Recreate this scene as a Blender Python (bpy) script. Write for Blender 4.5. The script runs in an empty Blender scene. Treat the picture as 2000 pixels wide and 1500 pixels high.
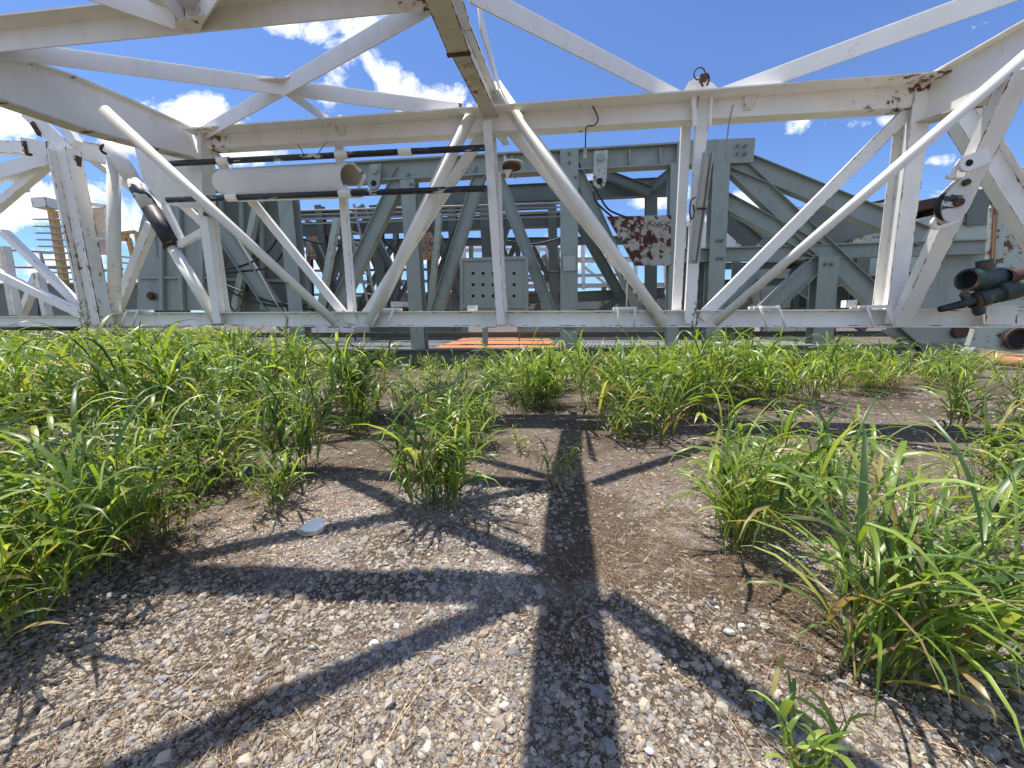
import bpy, math, random
import numpy as np
from mathutils import Vector, Matrix
R = math.radians
random.seed(7); rng = np.random.default_rng(11)
sc = bpy.context.scene
col = sc.collection
# ------------------------------------------------------------------ camera
F = 751.0
EYE = 1.5
YAW, PITCH, ROLL = R(8.0), R(8.9), R(-0.4)
cd = bpy.data.cameras.new("camera"); cam = bpy.data.objects.new("camera", cd); col.objects.link(cam)
cd.sensor_width = 36; cd.lens = 36*F/2000; cd.clip_start = 0.05; cd.clip_end = 6000
CM = Matrix.Rotation(YAW, 4, 'Z') @ Matrix.Rotation(R(90)-PITCH, 4, 'X') @ Matrix.Rotation(ROLL, 4, 'Z')
cam.matrix_world = Matrix.Translation((0, 0, EYE)) @ CM
sc.camera = cam
CM3 = CM.to_3x3(); CMI = CM3.inverted(); EYEV = Vector((0, 0, EYE))
# ------------------------------------------------------------------ light
SUNV = Vector((-.27, .12, 1)).normalized()
SUN_EL = math.asin(SUNV.z); SUN_AZ = math.atan2(SUNV.x, SUNV.y)
sd = bpy.data.lights.new("sun", 'SUN'); sd.energy = 5.0; sd.angle = R(0.53); sd.color = (1, .94, .85)
so = bpy.data.objects.new("sun", sd); col.objects.link(so)
so.rotation_euler = SUNV.to_track_quat('Z', 'Y').to_euler()
sc.view_settings.view_transform = 'Standard'; sc.view_settings.look = 'None'
sc.view_settings.exposure = 0.56; sc.view_settings.gamma = 1
sc.cycles.max_bounces = 6; sc.cycles.transparent_max_bounces = 6
world = bpy.data.worlds.new("World"); sc.world = world; world.use_nodes = True
WT = world.node_tree; WN = WT.nodes; WL = WT.links
def ray(px, py):
    return CM3 @ Vector(((px-1000)/F, (750-py)/F, -1))
def onP(px, py, p, n):
    d = ray(px, py); t = (Vector(p)-EYEV).dot(n)/d.dot(n); return EYEV + d*t
def onY(px, py, Y, s=0.0):          # vertical plane y = Y + s*x
    return onP(px, py, (0, Y, 0), Vector((-s, 1, 0)))
def onZ(px, py, Z):
    return onP(px, py, (0, 0, Z), Vector((0, 0, 1)))
def depth(p):
    return -(CMI @ (Vector(p)-EYEV)).z

def build_world():
    N = WN; L = WL; N.clear()
    out = N.new('ShaderNodeOutputWorld'); bg = N.new('ShaderNodeBackground'); bg.inputs[1].default_value = 1.0
    sky = N.new('ShaderNodeTexSky'); sky.sky_type = 'NISHITA'; sky.sun_disc = False
    sky.sun_elevation = SUN_EL; sky.sun_rotation = SUN_AZ; sky.air_density = 1.0; sky.dust_density = 0.3; sky.ozone_density = 2.2
    def m(op, a, b=None, c=None, clamp=False):
        n = N.new('ShaderNodeMath'); n.operation = op; n.use_clamp = clamp
        for i, v in enumerate((a, b, c)):
            if v is None: continue
            if isinstance(v, (int, float)): n.inputs[i].default_value = v
            else: L.new(v, n.inputs[i])
        return n.outputs[0]
    tc = N.new('ShaderNodeTexCoord'); sep = N.new('ShaderNodeSeparateXYZ'); L.new(tc.outputs['Generated'], sep.inputs[0])
    yy = m('MAXIMUM', sep.outputs[1], 0.08)
    u = m('DIVIDE', sep.outputs[0], yy); v = m('DIVIDE', sep.outputs[2], yy)
    # billows used to distort and to break the edges
    comb = N.new('ShaderNodeCombineXYZ'); L.new(u, comb.inputs[0]); L.new(m('MULTIPLY', v, 1.25), comb.inputs[1]); 
    nz = N.new('ShaderNodeTexNoise'); nz.inputs['Scale'].default_value = 7; nz.inputs['Detail'].default_value = 9; nz.inputs['Roughness'].default_value = .66; nz.inputs['Distortion'].default_value = .35
    L.new(comb.outputs[0], nz.inputs['Vector'])
    nz2 = N.new('ShaderNodeTexNoise'); nz2.inputs['Scale'].default_value = 2.6; nz2.inputs['Detail'].default_value = 5; nz2.inputs['Distortion'].default_value = .6
    L.new(comb.outputs[0], nz2.inputs['Vector'])
    def uv(px, py):
        d = ray(px, py); return d.x/d.y, d.z/d.y
    # px, py, half width px, half height px, strength, rotation
    blobs = [(345, 250, 120, 62, 1.05, 0), (465, 300, 95, 30, .9, 0), (300, 225, 50, 40, .8, 0), (410, 235, 45, 32, .8, 0),
             (20, 235, 90, 48, .9, 0), (120, 300, 110, 40, .75, 0), (60, 410, 150, 45, .95, 0), (190, 375, 60, 30, .7, 0), (240, 430, 90, 50, .8, 0),
             (690, 95, 120, 50, .80, -.9), (600, 60, 90, 30, .74, .35), (770, 165, 150, 40, .84, .75), (860, 200, 80, 42, .85, 0), (700, 40, 60, 40, .6, 0),
             (1552, 245, 40, 24, .75, -.3), (1650, 245, 50, 18, .68, 0), (1760, 235, 50, 18, .5, 0), (1830, 315, 42, 18, .75, 0),
             (1290, 385, 90, 22, .7, 0), (1130, 345, 60, 14, .5, 0), (1460, 400, 80, 26, .8, .2), (1478, 297, 20, 10, .5, 0), (900, 250, 60, 16, .5, 0),
             (1860, 400, 90, 30, .6, 0), (1000, 500, 700, 40, .55, 0), (150, 520, 300, 50, .6, 0)]
    tot = None
    for (px, py, a, b, s, rot) in blobs:
        u0, v0 = uv(px, py); u1, _ = uv(px+a, py); _, v1 = uv(px, py-b)
        du = m('SUBTRACT', u, u0); dv = m('SUBTRACT', v, v0)
        c_, s_ = math.cos(rot), math.sin(rot)
        x = m('MULTIPLY_ADD', du, c_/(u1-u0), m('MULTIPLY', dv, -s_/(u1-u0)))
        y = m('MULTIPLY_ADD', du, s_/(v1-v0), m('MULTIPLY', dv, c_/(v1-v0)))
        q = m('ADD', m('MULTIPLY', x, x), m('MULTIPLY', y, y))
        w = m('MULTIPLY', m('SUBTRACT', 1.0, m('MULTIPLY', q, .5), clamp=True), s)
        tot = w if tot is None else m('MAXIMUM', tot, w)
    nn = m('MULTIPLY_ADD', nz.outputs[0], 2.3, m('MULTIPLY', nz2.outputs[0], .6))   # about 1 on average
    dens = m('ADD', tot, m('SUBTRACT', nn, 1.86))
    mask = m('MULTIPLY', dens, 2.7, clamp=True)
    front = m('GREATER_THAN', sep.outputs[1], 0.0)
    mask = m('MULTIPLY', m('MULTIPLY', mask, front), .96)
    nb = N.new('ShaderNodeTexNoise'); nb.inputs['Scale'].default_value = 2.2; nb.inputs['Detail'].default_value = 6; L.new(tc.outputs['Generated'], nb.inputs['Vector'])
    back = m('MULTIPLY', m('MULTIPLY', m('SUBTRACT', .12, sep.outputs[1]), 3.0, clamp=True), m('MULTIPLY', m('SUBTRACT', nb.outputs[0], .40), 7.0, clamp=True))  # unseen clouds behind the camera, added as neutral fill light
    mask = m('MAXIMUM', mask, m('MULTIPLY', back, .38))
    thick = m('MULTIPLY', m('SUBTRACT', dens, .25), 1.6, clamp=True)
    # sky tint
    hsv = N.new('ShaderNodeHueSaturation'); hsv.inputs['Hue'].default_value = .513; hsv.inputs['Saturation'].default_value = .92; hsv.inputs['Value'].default_value = .098
    L.new(sky.outputs[0], hsv.inputs['Color'])
    ramp = N.new('ShaderNodeMix'); ramp.data_type = 'RGBA'
    ramp.inputs[6].default_value = (.92, .95, 1.0, 1); ramp.inputs[7].default_value = (.68, .74, .84, 1)
    L.new(m('MULTIPLY', thick, m('MULTIPLY', nz2.outputs[0], 1.1)), ramp.inputs[0])
    mix = N.new('ShaderNodeMix'); mix.data_type = 'RGBA'
    tint = N.new('ShaderNodeMix'); tint.data_type = 'RGBA'; tint.blend_type = 'MULTIPLY'; tint.inputs[0].default_value = 1; tint.inputs[7].default_value = (.66, .94, 1.24, 1)
    L.new(hsv.outputs[0], tint.inputs[6]); L.new(mask, mix.inputs[0]); L.new(tint.outputs[2], mix.inputs[6]); L.new(ramp.outputs[2], mix.inputs[7])
    L.new(mix.outputs[2], bg.inputs[0]); L.new(bg.outputs[0], out.inputs[0])
build_world()

# ------------------------------------------------------------------ materials
def mat_new(name):
    m = bpy.data.materials.new(name); m.use_nodes = True; nt = m.node_tree; nt.nodes.clear()
    o = nt.nodes.new('ShaderNodeOutputMaterial'); b = nt.nodes.new('ShaderNodeBsdfPrincipled'); nt.links.new(b.outputs[0], o.inputs[0])
    return m, nt, b, o
class NG:
    def __init__(s, nt): s.nt = nt
    def n(s, t, **k):
        x = s.nt.nodes.new(t)
        for a, v in k.items(): setattr(x, a, v)
        return x
    def l(s, a, b): s.nt.links.new(a, b)
    def m(s, op, a, b=None, c=None, clamp=False):
        n = s.n('ShaderNodeMath', operation=op); n.use_clamp = clamp
        for i, v in enumerate((a, b, c)):
            if v is None: continue
            if isinstance(v, (int, float)): n.inputs[i].default_value = v
            else: s.l(v, n.inputs[i])
        return n.outputs[0]
    def noise(s, vec, scale, detail=4, rough=.55, dist=0):
        n = s.n('ShaderNodeTexNoise'); n.inputs['Scale'].default_value = scale; n.inputs['Detail'].default_value = detail
        n.inputs['Roughness'].default_value = rough; n.inputs['Distortion'].default_value = dist
        if vec is not None: s.l(vec, n.inputs['Vector'])
        return n.outputs[0]
    def mix(s, f, a, b, mode='MIX'):
        n = s.n('ShaderNodeMix', data_type='RGBA', blend_type=mode)
        for i, v in ((0, f), (6, a), (7, b)):
            if isinstance(v, (int, float)): n.inputs[i].default_value = v
            elif isinstance(v, tuple): n.inputs[i].default_value = (*v, 1) if len(v) == 3 else v
            else: s.l(v, n.inputs[i])
        return n.outputs[2]
    def ramp(s, f, lo, hi):
        n = s.n('ShaderNodeMapRange'); n.interpolation_type = 'SMOOTHSTEP'; n.inputs[1].default_value = lo; n.inputs[2].default_value = hi
        s.l(f, n.inputs[0]); return n.outputs[0]
def paint(name, base, rust=.0, edge=.12, dirt=.35, rough=.5, tone=.1, fr=9, under=0, rustcol=(.085, .038, .022), dirtcol=(.32, .26, .17), metal=0):
    m, nt, b, o = mat_new(name); g = NG(nt)
    tc = g.n('ShaderNodeTexCoord'); oi = g.n('ShaderNodeObjectInfo')
    off = g.n('ShaderNodeVectorMath', operation='MULTIPLY_ADD'); g.l(oi.outputs['Random'], off.inputs[0]); off.inputs[1].default_value = (31, 17, 53); g.l(tc.outputs['Object'], off.inputs[2])
    vec = off.outputs[0]
    sx = g.n('ShaderNodeSeparateXYZ'); g.l(tc.outputs['UV'], sx.inputs[0])
    e = g.m('ABSOLUTE', g.m('SUBTRACT', sx.outputs[0], .5)); e = g.ramp(e, .40, .5)     # 1 at the long edges of a face
    n1 = g.noise(vec, fr, 7, .62); n2 = g.noise(vec, 1.3, 3); n3 = g.noise(vec, 45, 3)
    st = g.n('ShaderNodeMapping'); st.inputs['Scale'].default_value = (3.6, 3.6, 1.5); g.l(vec, st.inputs[0])
    n4 = g.noise(st.outputs[0], 1, 5, .6)
    big = g.noise(vec, .9, 2)
    rk = g.m('ADD', g.m('ADD', n1, g.m('MULTIPLY', e, edge)), g.m('MULTIPLY', g.m('SUBTRACT', big, .5), .45))
    if under:
        gn = g.n('ShaderNodeNewGeometry'); sn = g.n('ShaderNodeSeparateXYZ'); g.l(gn.outputs['Normal'], sn.inputs[0])
        rk = g.m('ADD', rk, g.m('MULTIPLY', g.ramp(g.m('MULTIPLY', sn.outputs[2], -1.0), .35, .95), under))
    rmask = g.ramp(rk, .80-rust, .83-rust); halo = g.ramp(rk, .68-rust, .86-rust)
    c = g.mix(g.m('MULTIPLY', n2, 1.0), tuple(x*(1-tone) for x in base), tuple(min(.95, x*(1+tone)) for x in base))
    c = g.mix(g.m('MULTIPLY', g.ramp(n4, .48, .78), dirt), c, dirtcol)
    c = g.mix(g.m('MULTIPLY', halo, .38), c, (.36, .2, .1))
    c = g.mix(g.ramp(n3, .66, .74) if dirt > .2 else 0.0, c, g.mix(.5, c, dirtcol))
    rc = g.mix(n3, rustcol, tuple(x*2.4 for x in rustcol))
    c = g.mix(rmask, c, rc)
    g.l(c, b.inputs['Base Color'])
    rr = g.n('ShaderNodeMapRange'); rr.inputs[3].default_value = rough; rr.inputs[4].default_value = .9; g.l(rmask, rr.inputs[0]); g.l(rr.outputs[0], b.inputs['Roughness'])
    b.inputs['Metallic'].default_value = metal
    bp = g.n('ShaderNodeBump'); bp.inputs['Strength'].default_value = .25; bp.inputs['Distance'].default_value = .01
    g.l(g.m('SUBTRACT', g.m('MULTIPLY', n1, .35), g.m('MULTIPLY', rmask, .5)), bp.inputs['Height']); g.l(bp.outputs[0], b.inputs['Normal'])
    return m
M = {}
M['white'] = paint('aged_white_paint', (.84, .82, .77), rust=.045, edge=.24, dirt=.2)
M['white_rusty'] = paint('chipped_white_paint', (.80, .78, .72), rust=.125, edge=.24, dirt=.16)
M['white_scar'] = paint('rust_scarred_white_paint', (.80, .78, .72), rust=.03, edge=.0, dirt=.16, under=.20, fr=7)
M['white_dirty_shade'] = paint('dirty_shaded_cream_paint', (.56, .53, .43), rust=.13, edge=.22, dirt=.7)  # dirty cream; inside the pipe guard it stands in for shade
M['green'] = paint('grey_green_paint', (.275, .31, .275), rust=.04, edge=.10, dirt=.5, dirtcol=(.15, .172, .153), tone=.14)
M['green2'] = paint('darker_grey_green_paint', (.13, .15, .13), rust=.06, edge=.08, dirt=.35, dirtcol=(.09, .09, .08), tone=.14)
M['green_rusty'] = paint('peeling_grey_green_paint', (.42, .47, .42), rust=.20, edge=.12, dirt=.5, tone=.1)
M['pale_green'] = paint('pale_green_paint', (.40, .46, .40), rust=.17, edge=.15, dirt=.45)
M['teal'] = paint('teal_paint', (.016, .042, .042), rust=.14, edge=.1, dirt=.5, dirtcol=(.05, .04, .03))
M['black'] = paint('worn_black_paint', (.014, .015, .018), rust=.02, edge=.03, dirt=.2, dirtcol=(.3, .3, .28), rough=.55)
M['darkrust'] = paint('dark_rusted_steel', (.075, .035, .022), rust=.1, dirt=.5, dirtcol=(.2, .09, .05), rough=.85)
M['orange'] = paint('orange_rusted_sheet', (.42, .17, .07), rust=.06, dirt=.4, dirtcol=(.6, .3, .12), rough=.85)
M['brownrust'] = paint('brown_rusted_pipe', (.34, .17, .09), rust=.12, dirt=.6, dirtcol=(.45, .28, .16), rough=.85)
M['yellow'] = paint('faded_yellow_paint', (.62, .38, .13), rust=.1, edge=.15, dirt=.4)
M['pink'] = paint('faded_red_plastic', (.55, .28, .22), rust=0, dirt=.4)
M['steel'] = paint('galvanised_steel', (.40, .41, .39), rust=.08, edge=.1, dirt=.4, rough=.45)
M['cable'] = paint('grey_cable_jacket', (.33, .31, .27), rust=0, dirt=.4)
M['blackcable'] = paint('black_rubber', (.012, .012, .012), rust=-.2, dirt=.3, dirtcol=(.06, .05, .04))
M['smooth_white'] = paint('smooth_white_paint', (.86, .85, .82), rust=-.02, edge=.02, dirt=.12)
M['foam'] = paint('weathered_white_foam', (.93, .93, .91), rust=-.2, dirt=.08)
M['hole'] = paint('dark_opening', (.012, .012, .012), rust=-.3, dirt=.1, dirtcol=(.03, .02, .02), rough=.9)
M['red_rusted'] = paint('rust_eaten_paint', (.36, .38, .33), rust=.30, edge=.06, dirt=.6, fr=4.2, rustcol=(.05, .018, .012))
def patchy(name, lo=.58, hi=.64):       # white steel with black paint sprayed over parts of it
    m, nt, b, o = mat_new(name); g = NG(nt)
    tc = g.n('ShaderNodeTexCoord')
    mp = g.n('ShaderNodeMapping'); mp.inputs['Scale'].default_value = (2.1, 6, 6); g.l(tc.outputs['Object'], mp.inputs[0])
    n1 = g.noise(mp.outputs[0], 1.2, 6, .65); n2 = g.noise(tc.outputs['Object'], 30, 4)
    f = g.ramp(n1, lo, hi)
    c = g.mix(f, (.012, .014, .018), (.62, .6, .55)); c = g.mix(g.ramp(n2, .68, .72), c, (.12, .05, .03))
    g.l(c, b.inputs['Base Color']); b.inputs['Roughness'].default_value = .42
    bp = g.n('ShaderNodeBump'); bp.inputs['Strength'].default_value = .2; bp.inputs['Distance'].default_value = .01; g.l(n1, bp.inputs['Height']); g.l(bp.outputs[0], b.inputs['Normal'])
    return m
M['patchy'] = patchy('black_over_white_paint'); M['scuffed'] = patchy('scuffed_white_paint', .40, .42); M['patchy2'] = patchy('mottled_black_and_white_paint', .46, .49)

# ------------------------------------------------------------------ mesh builder
WORG = {}
def setp(o, label=None, cat=None, group=None, kind=None):
    if label: o['label'] = label
    if cat: o['category'] = cat
    if group: o['group'] = group
    if kind: o['kind'] = kind
    return o
def thing(name, label, cat, loc=(0, 0, 0), group=None):
    o = bpy.data.objects.new(name, None); col.objects.link(o); o.location = loc; o.empty_display_size = .2
    WORG[o.name] = Vector(loc); setp(o, label, cat, group); return o
class MB:
    def __init__(s): s.v = []; s.f = []; s.uv = []; s.sm = []
    def face(s, pts, uvs=None, smooth=False):
        i = len(s.v); s.v += [tuple(p) for p in pts]; s.f.append(tuple(range(i, i+len(pts))))
        if uvs is None:
            uvs = [(.5, .5)]*len(pts)
            if len(pts) == 4: uvs = [(0, 0), (1, 0), (1, 1), (0, 1)]
        s.uv.append(uvs); s.sm.append(smooth)
    def quadstrip(s, A, B, closed=True, smooth=False):
        n = len(A)
        for i in range(n if closed else n-1):
            j = (i+1) % n; s.face([A[i], A[j], B[j], B[i]], [(.5, 0), (.5, 0), (.5, 1), (.5, 1)] if smooth else [(0, 0), (1, 0), (1, 1), (0, 1)], smooth)
    def build(s, name, mat, parent=None, label=None, sub=False, bevel=0):
        me = bpy.data.meshes.new(name)
        org = WORG.get(parent.name, Vector((0, 0, 0))) if parent else (sum((Vector(p) for p in s.v), Vector())/len(s.v))
        if not parent: org = Vector((org.x, org.y, min(p[2] for p in s.v)))
        me.from_pydata([(p[0]-org.x, p[1]-org.y, p[2]-org.z) for p in s.v], [], s.f)
        uvl = me.uv_layers.new(name='UVMap'); flat = [c for f in s.uv for q in f for c in q]
        uvl.data.foreach_set('uv', flat); me.polygons.foreach_set('use_smooth', s.sm)
        me.materials.append(mat); me.update()
        if any(s.sm):
            import bmesh
            b = bmesh.new(); b.from_mesh(me); bmesh.ops.remove_doubles(b, verts=b.verts, dist=1e-5); b.to_mesh(me); b.free()
        o = bpy.data.objects.new(name, me); col.objects.link(o)
        if parent: o.parent = parent; WORG[o.name] = org
        else: o.location = org; WORG[o.name] = org
        if label: o['label'] = label
        return o
    # --- shapes
    def box(s, c, sx, sy, sz, rot=None):
        c = Vector(c); P = []
        for dz in (-1, 1):
            for dx, dy in ((-1, -1), (1, -1), (1, 1), (-1, 1)):
                q = Vector((dx*sx/2, dy*sy/2, dz*sz/2))
                if rot is not None: q = rot @ q
                P.append(c+q)
        a, b = P[:4], P[4:]
        s.face(a[::-1]); s.face(b); s.quadstrip(a, b); return s
    def prism(s, pts, vec):
        vec = Vector(vec); A = [Vector(p) for p in pts]; B = [p+vec for p in A]
        s.face(A[::-1]); s.face(B); s.quadstrip(A, B); return s
    def sect(s, p0, p1, poly, n=(0, 1, 0), smooth=False):
        p0 = Vector(p0); p1 = Vector(p1); t = (p1-p0).normalized(); n = Vector(n); n = (n - t*n.dot(t)).normalized(); w = t.cross(n)
        A = [p0 + w*a + n*b for a, b in poly]; B = [p1 + w*a + n*b for a, b in poly]
        s.quadstrip(A, B, smooth=smooth)
        if len(poly) <= 8 or smooth: s.face(A[::-1]); s.face(B)
        return s
    def member(s, p0, p1, w, d, kind='I', n=(0, 1, 0), t=None, shift=True):
        """w across the picture plane, d along n (n points away from the camera); p0,p1 lie on the near face"""
        n = Vector(n).normalized(); p0 = Vector(p0); p1 = Vector(p1)
        if shift: p0 = p0+n*d/2; p1 = p1+n*d/2
        W, D = w/2, d/2
        t = t or max(.012, .07*min(w, d))
        if kind == 'box': s.sect(p0, p1, [(-W, -D), (W, -D), (W, D), (-W, D)], n)
        elif kind == 'tube':
            k = 20; s.sect(p0, p1, [(W*math.cos(2*math.pi*i/k), W*math.sin(2*math.pi*i/k)) for i in range(k)], n, True)
        elif kind == 'I':       # web in the picture plane
            for a in (-W, W-t):
                s.sect(p0, p1, [(a, -D), (a+t, -D), (a+t, D), (a, D)], n)
            s.sect(p0, p1, [(-W+t, -t*.4), (W-t, -t*.4), (W-t, t*.4), (-W+t, t*.4)], n)
        elif kind == 'H':       # flanges face the camera
            for b in (-D, D-t):
                s.sect(p0, p1, [(-W, b), (W, b), (W, b+t), (-W, b+t)], n)
            s.sect(p0, p1, [(-t*.4, -D+t), (t*.4, -D+t), (t*.4, D-t), (-t*.4, D-t)], n)
        elif kind == 'C':
            s.sect(p0, p1, [(-W, -D), (W, -D), (W, -D+t), (-W, -D+t)], n)
            for a in (-W, W-t): s.sect(p0, p1, [(a, -D+t), (a+t, -D+t), (a+t, D), (a, D)], n)
        elif kind == 'L':
            s.sect(p0, p1, [(-W, -D), (W, -D), (W, -D+t), (-W, -D+t)], n)
            s.sect(p0, p1, [(-W, -D+t), (-W+t, -D+t), (-W+t, D), (-W, D)], n)
        return s
    def path(s, pts, r, k=8):
        pts = [Vector(p) for p in pts]; rings = []
        for i, p in enumerate(pts):
            t = (pts[min(i+1, len(pts)-1)]-pts[max(i-1, 0)]).normalized()
            a = t.cross(Vector((.13, .98, .17))).normalized(); b = t.cross(a); rr = r[i] if isinstance(r, (list, tuple)) else r
            rings.append([p + a*rr*math.cos(2*math.pi*q/k) + b*rr*math.sin(2*math.pi*q/k) for q in range(k)])
        for A, B in zip(rings, rings[1:]): s.quadstrip(A, B, smooth=True)
        s.face(rings[0][::-1]); s.face(rings[-1]); return s
    def lathe(s, p0, axis, prof, k=24):
        p0 = Vector(p0); t = Vector(axis).normalized(); a = t.cross(Vector((.1, .2, .97))).normalized(); b = t.cross(a)
        rings = [[p0 + t*h + (a*math.cos(2*math.pi*q/k) + b*math.sin(2*math.pi*q/k))*max(r, 1e-4) for q in range(k)] for h, r in prof]
        for A, B in zip(rings, rings[1:]): s.quadstrip(A, B, smooth=False)
        return s
    def bolt(s, p, n, r=.02, h=.015):
        n = Vector(n).normalized(); return s.lathe(p, n, [(0, r), (h, r), (h, 0)], 6)
def wpx(p, px): return px*depth(p)/F

# ------------------------------------------------------------------ white mast lying on its side
Y1 = 6.1; HT = EYE+3.0
C_ = onZ(960, 240, HT)
mast = thing('mast_section', 'long white painted lattice mast section lying on its side over the weeds', 'mast section', (0, Y1, EYE))
def pm(name, a, b, w, kind='box', Y=Y1, d=.16, mat='white', parent=None, Y2=None, w2=None, label=None, s=0.0, dirn=(0, 1, 0), t=None):
    p0 = onY(*a, Y, s); p1 = onY(*b, Y if Y2 is None else Y2, s)
    W = wpx((p0+p1)/2, w)
    if kind == 'tube': d = W
    return MB().member(p0, p1, W, d, kind, dirn, t=t).build(name, M[mat], parent or mast, label)
# bottom chord (its web faces the camera, flanges are level)
pm('bottom_chord', (214, 624), (2090, 621), 31, 'I', d=.26, t=.018, w2=.2)
# bottom flange is wider and rusty underneath
a = onY(214, 638.2, Y1); b = onY(2090, 636.5, Y1)
pm('end_chord', (-60, 628), (172, 627), 20, 'I', d=.24)
# top chord, a deep I beam
tcw = [onY(x, y, Y1) for x, y in ((385, 291), (1828, 205), (1828, 163), (385, 267))]
b = MB(); b.prism(tcw, (0, .016, 0))
for (A_, B_, w0, w1) in ((tcw[3], tcw[2], -.24, .02), (tcw[0], tcw[1], .02, .2)): b.prism([A_+Vector((0, w0, 0)), B_+Vector((0, w0, 0)), B_+Vector((0, w1, 0)), A_+Vector((0, w1, 0))], (0, 0, .018))
b.build('top_chord', M['white'], mast)
# posts of the near face
pm('post', (951, 236), (978, 634), 17, 'H', Y=Y1-.12, d=.36)
pm('post', (658, 262), (687, 632), 13, 'box', Y=Y1+.16, d=.10)
pm('post', (1343, 205), (1321, 631), 17, 'box', Y=Y1+.22, d=.07)
pm('post', (1374, 190), (1348, 631), 21, 'box', Y=Y1-.02, d=.07)
pm('post', (1805, 178), (1746, 632), 31, 'H', Y=Y1-.02, d=.28)
pm('post', (392, 396), (424, 632), 18, 'H', Y=Y1-.02, d=.22)
# round tube braces (near) and flat braces (far side of the face)
tl = 'white tube brace with rust along its underside'
pm('tube_brace', (921, 205), (717, 634), 24, 'tube', Y=Y1-.1)
pm('tube_brace', (966, 160), (1299, 634), 24, 'tube', Y=Y1-.1, mat='white_scar', label='white tube brace with black scrapes right of the centre post')
pm('flat_brace', (940, 262), (702, 630), 17, 'C', Y=Y1+.12, d=.09)
pm('flat_brace', (972, 222), (1302, 630), 17, 'C', Y=Y1+.12, d=.09)
pm('flat_brace', (1812, 182), (1370, 622), 21, 'C', Y=Y1+.08, d=.10)
pm('flat_brace', (383, 262), (683, 630), 15, 'box', Y=Y1+.12, d=.08)
# leaning box member at the right that carries the block
pm('rear_brace', (1885, 205), (2050, 470), 46, 'I', Y=Y1+.9, d=.2)
# gusset plates at the chord joints
def plate(name, pts, Y=Y1, th=.014, mat='white', parent=None, label=None, s=0.0):
    P = [onY(x, y, Y, s) for x, y in pts]
    return MB().prism(P, (0, th, 0)).build(name, M[mat], parent or mast, label)
plate('gusset_plate', [(1336, 176), (1345, 160), (1362, 150), (1374, 150), (1392, 162), (1408, 178), (1404, 196), (1392, 232), (1336, 236)], Y1+.10, .03)
plate('gusset_plate', [(930, 196), (992, 190), (1000, 230), (975, 268), (930, 262)], Y1+.13)
plate('gusset_plate', [(690, 607), (700, 632), (676, 632), (668, 607)], Y1+.1)
# top end plates / eye plate on top of the far node
b = MB(); p = onY(1370, 178, Y1-.15)
b.box(p+Vector((0, .2, 0)), .62, .42, .02); b.build('node_cap_plate', M['white_rusty'], mast)
pm('web_cleat', (1355, 182), (1358, 246), 9, 'box', Y=Y1-.12, d=.02)
pm('web_cleat', (1390, 182), (1388, 246), 6, 'box', Y=Y1-.12, d=.02)
# side girders splayed toward the camera
def girder(name, top, bot, node, splay, webth=.02, fl=.22, parent=None):
    n0 = onY(*node, Y1); dr = Vector((math.sin(splay), -math.cos(splay), 0)); nrm = Vector((dr.y, -dr.x, 0))
    T = [onP(x, y, n0, nrm) for x, y in top]; B = [onP(x, y, n0, nrm) for x, y in bot]
    MB().prism(T + B[::-1], nrm*webth).build(name+'_web', M['white'], parent or mast)
    for nm, seq in (('top', T), ('bottom', B)):
        m_ = MB()
        for p, q in zip(seq, seq[1:]):
            hw = nrm*fl/2; tz = Vector((0, 0, .018 if nm == 'top' else -.018)); c = nrm*webth/2
            m_.prism([p-hw+c, q-hw+c, q+hw+c, p+hw+c], tz)
        m_.build(name+'_flange', M['white_dirty_shade' if nm == 'bottom' else 'white'], parent or mast)
    return T, B
girder('left_girder'.replace('left_', 'side_'), [(372, 254), (235, 192), (140, 152), (60, 126), (-60, 108), (-160, 90)], [(390, 312), (300, 290), (168, 256), (0, 198), (-60, 178), (-160, 145)], (380, 280), R(-12))
girder('side_girder', [(1826, 150), (1920, 98), (2000, 53), (2090, 4)], [(1797, 241), (1905, 205), (1950, 178), (2090, 100)], (1812, 200), R(12))
def ongird(px, py, node, splay, off):
    n0 = onY(*node, Y1); dr = Vector((math.sin(splay), -math.cos(splay), 0)); nrm = Vector((dr.y, -dr.x, 0)); p = onP(px, py, n0, nrm)
    return EYEV + (p-EYEV)*off
GL = ((380, 280), R(-12)); GR = ((1812, 200), R(12))
def free(name, p0, p1, w, kind, mat, label=None, parent=None, d=None):
    W = wpx((p0+p1)/2, w); return MB().member(p0, p1, W, d or W, kind, shift=False).build(name, M[mat], parent or mast, label)
# side plate hanging under the left girder with its small legs
free('tube_brace', ongird(2040, 78, *GR, .93), onY(1395, 632, Y1-.05), 19, 'tube', 'white_scar', 'white tube brace with a long rust scar on its underside')
free('tube_brace', ongird(203, 214, *GL, .96), onY(657, 632, Y1-.05), 18, 'tube', 'white_scar', 'white tube brace with rust along its underside')
lgt = ongird(1990, 138, *GR, .92); free('box_leg', onY(1757, 634, Y1+.02), lgt, 34, 'box', 'white', d=.12)
def leg_depth(py):
    p0 = onY(1757, 634, Y1+.02); best = min((abs(750-F*(CMI @ (p0+(lgt-p0)*k/200-EYEV)).y/(-(CMI @ (p0+(lgt-p0)*k/200-EYEV)).z)*-1*-1-py), (p0+(lgt-p0)*k/200).y) for k in range(201)); return best[1]
plate('knee_plate', [(262, 286), (386, 312), (398, 398), (392, 410), (312, 397), (278, 350)], Y1+.02, .02, 'white_rusty', label='triangular knee plate with rust streaks')
plate('end_plate', [(386, 254), (392, 252), (396, 420), (388, 420)], Y1-.1, .25)
pm('knee_brace', (318, 400), (352, 470), 11, 'box', Y=Y1+.1, d=.07)
pm('knee_brace', (392, 452), (345, 478), 12, 'box', Y=Y1+.05, d=.07)
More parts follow.
